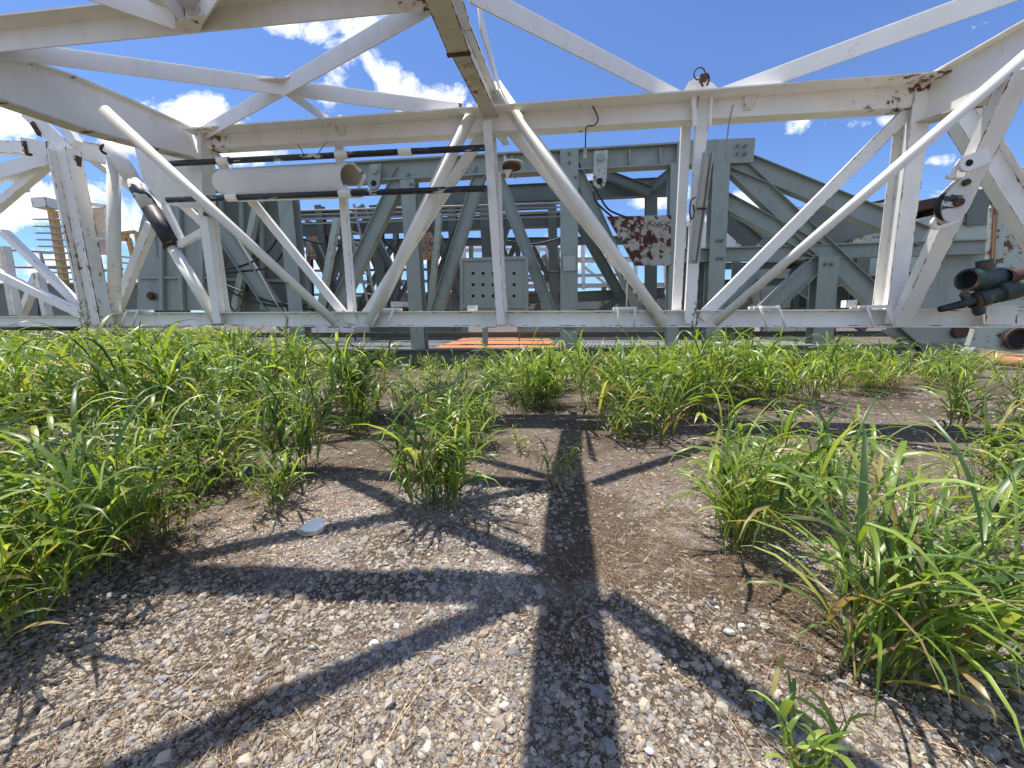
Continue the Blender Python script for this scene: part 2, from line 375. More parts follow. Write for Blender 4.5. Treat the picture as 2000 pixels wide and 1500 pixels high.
pm('knee_brace', (352, 398), (392, 434), 14, 'box', Y=Y1+.12, d=.05)
# raising cylinder: fat upper barrel painted black, thin rod below
def lerp2(t): return (189+(326-189)*t, 258+(480-258)*t)
cyl = pm('raising_cylinder', lerp2(0), lerp2(.42), 28, 'tube', Y=Y1-.05, mat='white_rusty', label='upper half of the slanting cylinder, white with scratched black edges')
pm('barrel_band', lerp2(.42), lerp2(.66), 28.4, 'tube', Y=Y1-.05, mat='patchy2', parent=cyl, label='mottled band where the white paint gives way to black')
pm('black_barrel', lerp2(.66), lerp2(1), 28.8, 'tube', Y=Y1-.05, mat='black', parent=cyl, label='black lower end of the slanting cylinder')
pm('cylinder_rod', (326, 480), (417, 630), 20, 'tube', Y=Y1-.02, mat='white_scar', parent=cyl, label='rust pitted rod below the barrel')
for q in ((203, 288), (326, 478)):
    c = onY(q[0], q[1], Y1-.02); ax = (onY(326, 480, Y1)-onY(189, 258, Y1)).normalized()
    MB().lathe(c+Vector((0, .09, 0))-ax*.02, ax, [(0, .10), (0, .135), (.03, .135), (.03, .1)], 24).build('clamp_ring', M['darkrust'], cyl)
pm('slender_post', (210, 305), (213, 634), 20, 'tube', Y=Y1+.05, mat='white_rusty', label='round white post with a black patch and rust band')
# left end frame members
pm('end_post', (108, 288), (178, 634), 44, 'I', Y=Y1-.25, d=.22, mat='white_rusty', t=.05, label='leaning I section post with chipped paint')
for (a, b, w, k, Y) in [((-40, 285), (128, 290), 22, 'C', Y1+.3), ((-40, 345), (90, 308), 26, 'C', Y1+.2), ((-20, 408), (92, 312), 14, 'box', Y1+.3), ((28, 318), (38, 372), 13, 'box', Y1+.5),
                        ((-20, 325), (28, 352), 9, 'box', Y1+.6), ((0, 452), (158, 606), 12, 'box', Y1+.1), ((-20, 530), (160, 617), 15, 'box', Y1-.1), ((0, 480), (24, 616), 15, 'I', Y1+.6),
                        ((66, 536), (36, 616), 11, 'box', Y1+1), ((68, 532), (86, 616), 12, 'box', Y1+1), ((290, 436), (222, 604), 17, 'box', Y1+.5), ((48, 214), (136, 300), 30, 'L', Y1-.1),
                        ((118, 240), (142, 278), 16, 'box', Y1-.1), ((128, 286), (200, 300), 34, 'I', Y1+.4), ((146, 290), (300, 402), 11, 'box', Y1+.7), ((196, 300), (322, 424), 14, 'box', Y1+.3)]:
    pm('end_brace', a, b, w, k, Y=Y, d=.12)
# black and white banded pipes and the half round guard between them
pipeY = Y1-.28
for (a, b, w, cs) in (((322, 318), (945, 286), 11, (433, 665, 790)), ((322, 389), (950, 366), 11, (450, 672))):
    o = pm('guide_pipe', a, b, w, 'tube', Y=pipeY, mat='patchy', label='long slim pipe painted black over white')
    pa, pb = onY(*a, pipeY), onY(*b, pipeY); ax = (pb-pa).normalized()
    for cx in cs:
        q = onY(cx, a[1]+(b[1]-a[1])*(cx-a[0])/(b[0]-a[0]), pipeY); r = wpx(q, w)/2
        MB().lathe(q+Vector((0, r, 0))-ax*.1, ax, [(0, r), (0, r*1.3), (.2, r*1.3), (.2, r)], 24).build('pipe_collar', M['white'], o)
# half round guard: an open gutter shape, its mouth shows at the right
g0 = onY(431, 352, pipeY-.02); g1 = onY(676, 342, pipeY-.02); ax = (g1-g0).normalized(); rr = wpx(g0, 60)/2
b = MB(); k = 28; n = Vector((0, 1, 0)); upv = ax.cross(n)*-1
def gut(p, r, skew): 
    return [p + Vector((0, rr, 0)) + n*(-r*math.cos(t)) + upv*(r*math.sin(t)) + ax*(skew*math.cos(t)) for t in [(-3.0+6.0*i/k) for i in range(k+1)]]
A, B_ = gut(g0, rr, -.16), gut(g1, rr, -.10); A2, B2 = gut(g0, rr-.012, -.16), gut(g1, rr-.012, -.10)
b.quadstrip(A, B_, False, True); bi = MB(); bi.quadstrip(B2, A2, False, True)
for P, Q in ((A, A2), (B_, B2)): b.quadstrip(P, Q, False)
guard = b.build('pipe_guard', M['smooth_white'], mast, 'large white half round guard with an open end')
bi.build('guard_shaded_inside', M['white_dirty_shade'], guard)  # inner face in darker cream, painting the shade inside the mouth
fl = [onY(x, y, pipeY+.25) for x, y in [(688, 314), (716, 343), (702, 368), (697, 366), (708, 343), (686, 320)]]
MB().prism(fl, (0, .02, 0)).build('guard_lip', M['white_rusty'], guard)
# overhead plane: centre cross beam, rows and diagonals (all near z = HT)
def zm(name, A, B, w, d, kind='I', mat='white', z=0.0, label=None, t=None):
    """level member: w sideways, d vertical, underside at HT+z. kind: 'Hz' = I beam standing upright"""
    A = Vector((A[0], A[1], HT+z)); B = Vector((B[0], B[1], HT+z))
    return MB().member(A, B, w, d, 'H' if kind == 'Hz' else kind, (0, 0, 1), t=t).build(name, M[mat], mast, label)
Nn = onZ(868, 4, HT); Qn = Vector((Nn.x, 2.35, HT)); Cn = Vector((onZ(965, 240, HT)))
dirc = (Nn-Cn).normalized()
sp = onZ(896, 100, HT)
cb = zm('cross_beam', Cn-dirc*.12, sp, .21, .34, 'Hz', 'white_rusty', label='centre cross beam with peeling cream underside', t=.02)
Qn = sp + dirc*((sp.y-2.55)/-dirc.y*1.0) if dirc.y else Qn
Qn.z = HT
dir2 = (dirc+Vector((.035, 0, 0))).normalized(); Nn = sp+dir2*((sp.y-Nn.y)/-dir2.y); Nn.z = HT
Qn = sp+dir2*((sp.y-2.55)/-dir2.y); Qn.z = HT
zm('cross_beam', sp, sp+dir2*6.0, .25, .34, 'Hz', 'white_rusty', z=-.02, t=.02)
MB().box((sp.x, sp.y, HT-.03), .27, .05, .02, Matrix.Rotation(math.atan2(-dirc.x, dirc.y)*-1 if False else 0, 3, 'Z')).build('splice_plate', M['darkrust'], mast)
# underside patina plate (cream, chipped)
o = MB().member(Cn-dirc*.12+Vector((0, 0, -.006)), sp+Vector((0, 0, -.006)), .205, .004, 'box', (0, 0, 1)).build('flange_face', M['white_dirty_shade'], mast, 'peeling cream underside of the centre beam')
o = MB().member(sp+Vector((0, 0, -.026)), sp+dir2*6+Vector((0, 0, -.026)), .245, .004, 'box', (0, 0, 1)).build('flange_face', M['white_dirty_shade'], mast)
row2 = [onZ(-250, 125, HT), onZ(838, 18, HT)]
def zl(name, A, B, h, f0, f1, mat='white', z=0.0, label=None):
    A = Vector((A[0], A[1], HT+z)); B = Vector((B[0], B[1], HT+z)); t = (B-A).normalized(); n = Vector((-t.y, t.x, 0)); n = n if n.y > 0 else -n
    b = MB(); b.prism([A, B, B+Vector((0, 0, h)), A+Vector((0, 0, h))], n*.016)
    u = Vector((0, 0, h)); b.prism([A+u+n*f0, B+u+n*f0, B+u+n*f1, A+u+n*f1], (0, 0, .018)); return b.build(name, M[mat], mast, label)
zl('row_beam', row2[0], row2[1], .20, -.17, .10)
Mn = onZ(366, 62, HT)
FL = onZ(392, 278, HT); FR = onZ(1346, 219, HT)
zl('top_diagonal', onZ(842, 30, HT), FL, .20, .01, .15, z=.012)
zl('top_diagonal', onZ(-120, 103, HT), onZ(903, 235, HT), .185, .01, .15, z=.03)
zl('top_diagonal', onZ(562, 192, HT), onZ(648, 250, HT), .10, 0, .08, 'white_rusty', z=.025)
zl('top_diagonal', onZ(917, 8, HT), FR, .19, .01, .15, z=.018)
zl('top_diagonal', onZ(1390, 212, HT), onZ(2120, -42, HT), .20, .01, .15, z=.02)
b = MB(); b.prism([onZ(x, y, HT+.17) for x, y in ((484, 156), (566, 152), (556, 180), (500, 172))], (0, 0, .015)); b.build('gusset_plate', M['white_rusty'], mast)
# members at the node M of row 2 and the bays that run on over the camera
bz = [0]
def bay(a, b, h=.18, f=.16):
    bz[0] += .006; zl('top_diagonal', a, b, h, .01, f, z=bz[0])
bay(Qn, onZ(385, 58, HT), .19, .16); bay(Nn+Vector((-.1, -.1, 0)), (Mn.x+.1, 2.38)); bay(onZ(345, 62, HT), onZ(20, -50, HT))
bay(onZ(362, 58, HT), onZ(262, -50, HT), .2, .1)
zl('row_beam', (-7.5, 2.12), (Qn.x-.12, 2.55), .2, -.17, .1)
bay(Qn+Vector((-.12, -.1, 0)), (Qn.x-3.0, Qn.y-2.35)); bay(Qn+Vector((.12, -.1, 0)), (Qn.x+2.1, Qn.y-2.05))
zl('row_beam', (-6, .35), (Qn.x+6.5, .35), .2, -.17, .1)
b = MB(); b.prism([onZ(x, y, HT-.006) for x, y in ((345, 40), (400, 28), (392, 60), (366, 66), (340, 62))], (0, 0, .005)); b.build('gusset_plate', M['white_rusty'], mast)
b = MB(); b.prism([onZ(x, y, HT-.01) for x, y in ((948, 240), (971, 228), (995, 283), (984, 284))], (0, 0, .008)); b.build('flange_tip', M['white_rusty'], mast)
# plate standing on the centre node (behind the cross beam web)
tri = Vector((-dirc.y, dirc.x, 0)).normalized()*.12
wp = [Cn-dirc*.1+tri+Vector((0, 0, .3)), Cn+dirc*1.35+tri+Vector((0, 0, .34)), Cn+dirc*1.5+tri+Vector((0, 0, .62)), Cn-dirc*.1+tri+Vector((0, 0, .34))]
MB().prism(wp, (.02, 0, 0)).build('node_web_plate', M['white'], mast)
# chord brackets with two stub rods hanging over the web
for (x, y, rusty) in ((262, 607, 0), (757, 604, 0), (1222, 602, 0), (1498, 600, 0), (1706, 599, 1)):
    sk = .12 if x < 1000 else (0 if x < 1300 else -.09)
    p = onY(x, y, Y1-.02); b = MB(); b.box(p+Vector((0, .1, .0)), .33, .22, .04)
    br = b.build('cable_bracket', M['white'], mast)
    for dx in (-.11, .13):
        q = p+Vector((dx, -.03, .02)); MB().path([q, q+Vector((-sk*1.3, -.02, -.31))], .016).build('stub_rod', M['white'], br)
for x, y in ((1668, 597), (920, 606)):
    p = onY(x, y, Y1); MB().box(p+Vector((0, .1, .03)), .14, .12, .1).build('clamp_block', M['white_rusty'], mast)
# hinge bracket with round disc on the centre post
p = onY(985, 323, Y1-.1)
b = MB(); b.lathe(p+Vector((.09, .12, .0)), (0, 0, 1), [(0, 0), (0, .14), (.02, .14), (.02, 0)], 28); b.build('hinge_disc', M['darkrust'], mast)
b = MB(); b.lathe(p+Vector((.11, .12, .05)), (0, 0, 1), [(0, 0), (0, .16), (.018, .16), (.018, 0)], 28); b.bolt(p+Vector((.09, .12, .07)), (0, 0, 1), .035, .04)
b.prism([p+Vector((-.02, .1, .07)), p+Vector((.06, .1, .07)), p+Vector((-.02, .1, .2))], (0, .02, 0)); b.prism([p+Vector((-.02, .1, -.02)), p+Vector((.1, .1, -.02)), p+Vector((.02, .1, -.16))], (0, .02, 0))
b.build('hinge_bracket', M['white'], mast)
b = MB(); b.path([p+Vector((.12, .1, -.02)), p+Vector((.11, .1, -.1)), p+Vector((.14, .1, -.16)), p+Vector((.17, .1, -.14)), p+Vector((.17, .1, -.08))], .006); b.build('hinge_pin_ring', M['cable'], mast)
pm('splice_strip', (975, 335), (986, 634), 7, 'box', Y=Y1+.05, d=.015)
# small lamp brackets on the top chord
for x, y in ((668, 248), (1462, 196)):
    p = onY(x, y, Y1+.02); b = MB(); b.box(p, .14, .12, .13); b.box(p+Vector((0, -.02, .1)), .07, .06, .1); b.lathe(p+Vector((0, -.02, -.06)), (0, -.2, -1), [(0, .05), (.06, .065), (.08, .03), (.08, 0)], 14)
    b.build('lamp_socket', M['white_rusty'], mast)
# cable run along the top chord
for seq in ([(440, 263), (490, 252), (555, 250)], [(690, 236), (740, 239), (800, 236), (880, 232)], [(1018, 222), (1060, 216), (1110, 212), (1170, 208)], [(1480, 192), (1530, 181), (1600, 178), (1700, 173), (1805, 172)]):
    b = MB(); b.path([onY(x, y, Y1+.10) for x, y in seq], .011); b.build('wire_run', M['cable'], mast)
    for x, y in seq[1:]:
        p = onY(x, y, Y1+.09); MB().box(p, .03, .02, .05).build('wire_clip', M['darkrust'], mast)
# end clutter at the left frame
for x, y, m_ in ((54, 290, 'darkrust'), (152, 318, 'darkrust'), (72, 252, 'darkrust')):
    p = onY(x, y, Y1-.1); b = MB(); b.box(p, .07, .06, .22, Matrix.Rotation(.3 if x == 152 else -.5*(x == 72), 3, 'Y')); b.bolt(p+Vector((0, -.03, .03)), (0, -1, 0), .02, .03); b.build('lock_pin', M[m_], mast)
plate('cap_plate', [(40, 268), (92, 276), (92, 306), (44, 296)], Y1-.12, .02, 'white_rusty')
# lugs of the right leg
lugd = [((1893, 318), 30), ((1836, 434), 26)]
for (x, y), s_ in lugd:
    p = onY(x, y, leg_depth(y)-.13); r = wpx(p, s_)/2
    b = MB(); ringo = []
    dirx = Vector((.9, 0, .35)).normalized(); upx = Vector((-.35, 0, .9)).normalized()
    pts = [p + dirx*(r*2.6)+upx*r, p+dirx*(r*2.6)-upx*r*.9] + [p + dirx*(-r*math.cos(t)) + upx*(-r*math.sin(t)) for t in [(-1+2*i/10)*1.5 + 0 for i in range(11)]][::1]
    pts = [p + dirx*(r*2.4)-upx*r*.9] + [p + dirx*(-r*math.cos(t)) - upx*(r*math.sin(t)) for t in [1.5-3*i/10 for i in range(11)]] + [p + dirx*(r*2.4)+upx*r]
    b.prism(pts, (0, .04, 0)); o = b.build('lifting_lug', M['white'], mast)
    MB().lathe(p+Vector((0, -.004, 0)), (0, 1, 0), [(0, 0), (0, r*.42), (.003, r*.42)], 18).build('lug_hole', M['hole'], o)

# ------------------------------------------------------------------ snatch block, shackles, cables, lights
BY = leg_depth(392)-.24
top = onY(1888, 318, BY); low = onY(1848, 425, BY); ax = (low-top).normalized(); sd_ = ax.cross(Vector((0, 1, 0)))
blk = thing('pulley_block', 'scratched white snatch block hanging from the leaning leg by a shackle', 'pulley', low)
def el(c, a, b, th, name, mat, yo, parent):
    pts = []
    for i in range(24):
        t = 2*math.pi*i/24; e = (1 - .45*max(0, -math.cos(t)))   # egg, narrow at the top
        pts.append(c + ax*(a*math.cos(t)) + sd_*(b*math.sin(t)*e) + Vector((0, yo, 0)))
    return MB().prism(pts, (0, th, 0)).build(name, M[mat], parent)
cc = onY(1864, 392, BY); S_ = wpx(cc, 1)
el(cc, 42*S_, 25*S_, .015, 'cheek_plate', 'scuffed', -.045, blk); el(cc, 42*S_, 25*S_, .015, 'cheek_plate', 'white_rusty', .04, blk)
MB().lathe(cc+ax*8*S_+Vector((0, -.028, 0)), (0, 1, 0), [(0, 0), (0, 28*S_), (.02, 24*S_), (.045, 24*S_), (.064, 28*S_), (.064, 0)], 30).build('sheave', M['black'], blk)
MB().lathe(cc+ax*6*S_+Vector((0, -.06, 0)), (0, -1, 0), [(-.02, 8*S_), (.02, 8*S_), (.02, 0)], 16).build('centre_pin', M['darkrust'], blk)
MB().lathe(cc-ax*30*S_+Vector((0, -.05, 0)), (0, -1, 0), [(0, 6*S_), (.03, 6*S_), (.03, 0)], 12).build('swivel_pin', M['darkrust'], blk)
sh = thing('shackle', 'white painted bow shackle joining the pulley block to its lug', 'shackle', top)
q = onY(1879, 340, BY); b = MB()
b.path([q+sd_*.07+ax*.06, q+sd_*.09-ax*.04, q+sd_*.06-ax*.13, q-ax*.17, q-sd_*.06-ax*.13, q-sd_*.09-ax*.04, q-sd_*.07+ax*.06], .022, 10); b.build('bow', M['white'], sh)
MB().path([q+sd_*.13+ax*.05, q-sd_*.14+ax*.05], .02, 10).build('pin', M['white_rusty'], sh)
# rusty shackle ring on top of the far node
p = onY(1368, 158, Y1+.02); b = MB()
b.path([p+Vector((.07*math.cos(t)-.02, 0, .09+.075*math.sin(t))) for t in [i*math.pi/8 for i in range(17)]], .009)
b.path([p+Vector((.05*math.cos(t)+.05, -.03, -.01+.08*math.sin(t))) for t in [i*math.pi/7-1 for i in range(13)]], .014)
b.box(p+Vector((.03, -.02, .02)), .09, .06, .08)
o = b.build('rusty_shackle', M['darkrust']); setp(o, 'small rusty shackle and wire ring on the triangular eye plate above the double post', 'shackle')
def cable(name, label, pts, r, Y, mat, cat='cable', bulb=False):
    P = [onY(x, y, Y) for x, y in pts]
    Q = []
    for i in range(len(P)-1):
        p0, p1, p2, p3 = P[max(i-1, 0)], P[i], P[i+1], P[min(i+2, len(P)-1)]
        for k in range(5):
            t = k/5; Q.append(.5*((2*p1)+(-p0+p2)*t+(2*p0-5*p1+4*p2-p3)*t*t+(-p0+3*p1-3*p2+p3)*t**3))
    Q.append(P[-1]); o = MB().path(Q, r).build(name, M[mat]); setp(o, label, cat); return o
cable('hanging_wire', 'thin black and white wire dangling from the top chord against the sky', [(1146, 192), (1158, 208), (1168, 232), (1160, 245), (1146, 247), (1144, 262), (1143, 296)], .009, Y1-.05, 'blackcable')
t_ = thing('lamp_socket', 'small bare lamp socket dangling on a wire above the grey beam', 'lamp', onY(1143, 299, Y1-.05))
p = onY(1143, 290, Y1-.05); MB().lathe(p, (0, 0, -1), [(0, .012), (.03, .025), (.08, .03), (.08, .02)], 12).build('socket', M['steel'], t_); MB().box(p+Vector((0, -.01, -.11)), .05, .04, .05).build('terminal', M['white_dirty_shade'], t_)
cable('grey_wire', 'grey wire hanging right of the double post down to the grey beam', [(1432, 205), (1424, 240), (1420, 280), (1421, 320), (1424, 322)], .010, Y1-.1, 'cable')
cable('short_wire', 'short rusty wire dangling between the two double posts', [(1366, 178), (1362, 205), (1358, 225), (1362, 238)], .009, Y1-.1, 'cable')
cable('sagging_wire', 'grey wire sagging from the top chord down behind the upper pipe', [(556, 250), (575, 272), (590, 295), (594, 305)], .009, Y1+.05, 'cable')
cable('chain_wire', 'short wire from the left lamp socket slanting down to the pipe', [(660, 252), (644, 270), (628, 290), (622, 300)], .008, Y1+.02, 'cable')
cable('post_wire', 'black wire looped beside the long strip light', [(1358, 385), (1350, 392), (1347, 410), (1350, 428), (1356, 418), (1354, 400)], .010, Y1-.12, 'blackcable')
# long strip light strapped to the double post
sl = thing('strip_light', 'long narrow weathered strip light strapped upright to the double post', 'light', onY(1354, 515, Y1-.16))
p0, p1 = onY(1383, 297, Y1-.2), onY(1354, 514, Y1-.2)
MB().member(p0, p1, wpx(p0, 17), .09, 'C', (0, -1, 0), shift=False).build('housing', M['steel'], sl)
MB().member(p0+(p1-p0)*.03+Vector((0, .02, 0)), p1-(p1-p0)*.03+Vector((0, .02, 0)), wpx(p0, 9), .02, 'box', (0, -1, 0), shift=False).build('diffuser', M['white_dirty_shade'], sl)
MB().member(p0+(p1-p0)*.50+Vector((0, -.05, 0)), p0+(p1-p0)*.515+Vector((0, -.05, 0)), wpx(p0, 19), .02, 'box', (0, -1, 0), shift=False).build('strap', M['blackcable'], sl)

# ------------------------------------------------------------------ grey green rig substructure behind
GY, GS = 13.5, .038
sub = thing('rig_substructure', 'tall grey green steel substructure with a long level top beam behind the mast', 'substructure', (0, GY, 0))
def gm(name, a, b, w, kind='I', Y=GY, d=.3, mat='green', parent=None, label=None, t=None):
    return pm(name, a, b, w, kind, Y, d, mat, parent or sub, s=GS, label=label, t=t)
gm('top_beam', (398, 351), (1322, 299), 38, 'I', d=.42, t=.05)
gm('top_beam_end', (1322, 299), (1473, 293), 44, 'box', d=.40)
for a, b, w in [((1112, 292), (1111, 690), 34), ((795, 350), (817, 690), 28), ((554, 372), (585, 690), 30), ((1410, 316), (1393, 690), 30), ((1321, 320), (1314, 690), 20), ((1620, 500), (1607, 672), 36)]:
    gm('column', a, b, w, 'H', Y=GY-.05, d=.42)
for a, b, w, k in [((1122, 320), (1266, 640), 21, 'I'), ((940, 325), (846, 625), 23, 'I'), ((785, 330), (650, 612), 27, 'I'), ((408, 420), (556, 640), 29, 'I'), ((972, 345), (1082, 625), 23, 'I'),
                   ((1418, 302), (1745, 612), 36, 'I'), ((1438, 309), (1812, 462), 36, 'I'), ((1395, 378), (1600, 488), 29, 'I'), ((1612, 502), (1490, 615), 32, 'I'), ((1482, 520), (1400, 608), 27, 'I')]:
    gm('diagonal', a, b, w, k, Y=GY+.02, d=.3)
for a, b, w in [((857, 415), (838, 612), 11), ((656, 425), (624, 600), 12), ((500, 392), (453, 612), 13), ((1580, 520), (1500, 600), 6)]:
    gm('light_strut', a, b, w, 'box', Y=GY+.5, d=.2, mat='pale_green')
gm('mid_beam', (1313, 499), (1940, 480), 27, 'I', Y=GY+.1, d=.3, t=.04)
# rear frame
RY = GY+3.4
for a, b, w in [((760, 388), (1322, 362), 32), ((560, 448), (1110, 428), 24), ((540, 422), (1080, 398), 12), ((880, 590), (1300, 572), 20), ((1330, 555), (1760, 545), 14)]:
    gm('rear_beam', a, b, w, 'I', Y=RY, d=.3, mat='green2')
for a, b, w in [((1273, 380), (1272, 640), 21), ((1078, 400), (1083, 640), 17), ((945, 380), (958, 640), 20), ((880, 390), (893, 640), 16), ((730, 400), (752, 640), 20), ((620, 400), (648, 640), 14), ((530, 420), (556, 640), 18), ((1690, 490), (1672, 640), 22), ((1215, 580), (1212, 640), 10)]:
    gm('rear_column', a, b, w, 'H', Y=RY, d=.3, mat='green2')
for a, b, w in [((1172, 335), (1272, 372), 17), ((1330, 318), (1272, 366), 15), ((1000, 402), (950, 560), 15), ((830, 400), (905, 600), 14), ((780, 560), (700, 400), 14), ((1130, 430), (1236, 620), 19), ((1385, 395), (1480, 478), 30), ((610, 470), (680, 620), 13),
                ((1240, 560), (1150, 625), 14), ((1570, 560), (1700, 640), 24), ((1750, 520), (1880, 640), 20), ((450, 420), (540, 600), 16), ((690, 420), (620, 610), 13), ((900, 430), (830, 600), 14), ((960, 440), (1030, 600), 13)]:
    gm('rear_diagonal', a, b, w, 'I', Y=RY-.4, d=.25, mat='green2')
for y, w in ((404, 4), (412, 3), (421, 4), (430, 3)):
    gm('service_pipe', (560, y+8), (1098, y-8), w, 'tube', Y=GY+1.6, mat='steel')
for a, b, w in [((600, 430), (606, 640), 9), ((668, 430), (676, 640), 12), ((770, 430), (778, 640), 9), ((838, 440), (842, 640), 12), ((1010, 440), (1014, 640), 9), ((1180, 560), (1178, 640), 9), ((1350, 440), (1346, 640), 12), ((1440, 500), (1436, 640), 12), ((1560, 500), (1552, 640), 10)]:
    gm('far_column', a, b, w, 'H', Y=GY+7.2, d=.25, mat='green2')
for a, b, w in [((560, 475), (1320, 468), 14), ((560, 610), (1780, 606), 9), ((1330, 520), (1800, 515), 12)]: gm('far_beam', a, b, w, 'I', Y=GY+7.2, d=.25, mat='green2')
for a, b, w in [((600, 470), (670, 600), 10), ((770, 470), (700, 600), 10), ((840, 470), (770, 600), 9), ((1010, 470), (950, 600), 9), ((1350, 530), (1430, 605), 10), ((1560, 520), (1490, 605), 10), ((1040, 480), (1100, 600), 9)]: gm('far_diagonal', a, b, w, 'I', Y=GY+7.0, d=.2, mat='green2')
rq = random.Random(4)
for i in range(16):
    x = rq.uniform(570, 1090); dx = rq.uniform(-70, 70); gm('far_diagonal', (x, rq.uniform(455, 500)), (x+dx, 606), rq.uniform(6, 10), 'I', Y=GY+9.0+i*.12, d=.2, mat=rq.choice(('green', 'green2', 'green2')))
for i, y in enumerate((488, 525, 548, 572)): gm('far_beam', (560, y+4), (1100, y-2), rq.uniform(4, 9), 'box', Y=GY+11+i*.3, d=.2, mat=('white', 'green2', 'steel', 'green')[i])
# end plates and wall panels
def gplate(name, pts, Y=GY, th=.03, mat='green', label=None, parent=None): return plate(name, pts, Y, th, mat, parent or sub, label, GS)
gplate('side_panel', [(300, 338), (330, 330), (402, 352), (410, 606), (268, 606), (270, 452)], GY+.2, .05)
gplate('side_panel', [(402, 392), (545, 392), (560, 612), (402, 612)], GY+.9, .05, 'green2')
for x0, x1 in ((312, 318), (345, 358), (392, 396), (430, 436), (470, 476), (510, 515)): gm('stiffener', (x0, 392), (x1-4, 606), 8, 'box', Y=GY+.05 if x0 < 400 else GY+.8, d=.12)
gm('stiffener', (270, 542), (410, 542), 5, 'box', Y=GY+.1, d=.1); gm('stiffener', (404, 545), (556, 548), 5, 'box', Y=GY+.75, d=.1)
gm('door_slot', (307, 460), (312, 505), 12, 'box', Y=GY+.12, d=.08, mat='green2')
gplate('wall_panel', [(1792, 496), (1934, 490), (1936, 610), (1788, 614)], GY+.5, .05)
gplate('wall_panel', [(1318, 512), (1400, 510), (1396, 612), (1316, 612)], GY+.6, .05, 'green2')
gplate('wall_panel', [(1430, 515), (1470, 514), (1466, 612), (1426, 612)], RY, .05, 'green2')
gplate('wall_panel', [(1625, 560), (1735, 556), (1738, 640), (1620, 640)], RY+.5, .05, 'green2')
p = onY(292, 578, GY, GS); b = MB(); b.lathe(p+Vector((0, .1, 0)), (0, -1, 0), [(0, .16), (.06, .16), (.06, .12), (.12, .12), (.12, 0)], 24); b.build('port_flange', M['darkrust'], sub)
# perforated box and rusty control panel
pb = gplate('perforated_box', [(898, 506), (1030, 502), (1031, 606), (898, 606)], GY-.35, .3, 'green', 'grey green box pierced with rows of round holes')
for x0, y0, x1, y1, w in ((898, 507, 1030, 503, 6), (901, 503, 901, 606, 6), (1028, 503, 1028, 606, 7), (898, 598, 1030, 598, 7)): gm('box_rim', (x0, y0), (x1, y1), w, 'box', Y=GY-.40, d=.06, parent=pb)
for yy in (534, 556, 578):
    for xx in (924, 943.5, 963, 983, 1004):
        q = onY(xx, yy, GY-.352, GS); MB().lathe(q, (0, 1, 0), [(0, 0), (-.002, .055), (.003, .055)], 14).build('round_hole', M['hole'], pb)
cp = gplate('control_panel', [(1185, 423), (1311, 420), (1310, 518), (1240, 519)], GY-.08, .04, 'red_rusted', 'rust eaten control panel with faded red knobs')
ln = 0
for yy in (436, 457, 478, 497):
    for xx in (1235, 1254, 1274, 1294):
        if (xx, yy) in ((1235, 457), (1235, 478), (1274, 457), (1274, 478), (1235, 497)): continue
        q = onY(xx, yy, GY-.09, GS); MB().lathe(q, (0, -1, 0), [(0, .05), (.05, .05), (.06, .035), (.06, 0)], 12).build('knob', M['pink'], cp)
for i in range(16):
    xx, yy = random.uniform(1225, 1305), random.uniform(432, 510); q = onY(xx, yy, GY-.12, GS)
    b = MB(); r0 = random.uniform(.06, .13); b.path([q+Vector((r0*math.cos(t), 0, r0*math.sin(t))) for t in [k*.5 for k in range(random.randint(6, 12))]], .008, 5); b.build('loose_wire', M['blackcable'], cp)
pm('label_plate', (1112, 500), (1112, 529), 24, 'box', GY-.12, .02, 'steel', sub, s=GS)
gm('support_rod', (1225, 518), (1224, 600), 3, 'tube', mat='white')
# hanging link plates with eyes
for (x, y0, y1, w, mt) in ((1174, 290, 368, 26, 'green_rusty'), (733, 316, 372, 24, 'green')):
    pc, pe = onY(x, y0+4, GY-.1, GS), onY(x-3, y1-14, GY-.1, GS); W = wpx(pc, w)/2; e = (pe-pc).normalized(); sdir = Vector((1, 0, 0))
    pts = [pc+sdir*W, pc-sdir*W] + [pe + sdir*(-W*math.cos(t)) + e*(W*math.sin(t)) for t in [math.pi*i/12 for i in range(13)]]
    o = MB().prism(pts, (0, .08, 0)).build('link_plate', M[mt], sub, 'peeling pale link plate hanging below the top beam' if x > 1000 else None)
    MB().lathe(pe+Vector((0, -.006, 0)), (0, 1, 0), [(0, 0), (0, .10), (.004, .10)], 20).build('eye_hole', M['hole'], o)
    MB().lathe(pc+e*W+Vector((0, 0, 0)), (0, -1, 0), [(0, .12), (.07, .12), (.07, 0)], 20).build('link_pin', M['green'], o)
for x in (905, 1000, 1060, 1230, 1290):
    y0 = 330-(x-760)*.0535; gm('stiffener', (x, y0-14), (x, y0+16), 3, 'box', Y=GY+.03, d=.18)
for x, yy in ((1112, 300), (1112, 318), (1100, 346), (1124, 346), (1440, 285), (1440, 300), (1455, 285), (1455, 300), (1410, 470), (1402, 470), (1410, 505), (1402, 505), (1612, 516), (1624, 516), (803, 360), (811, 360), (1112, 640), (1120, 640), (1106, 640)):
    q = onY(x, yy, GY-.06, GS); MB().bolt(q, (0, -1, 0), .05, .05).build('bolt', M['green2'], sub)
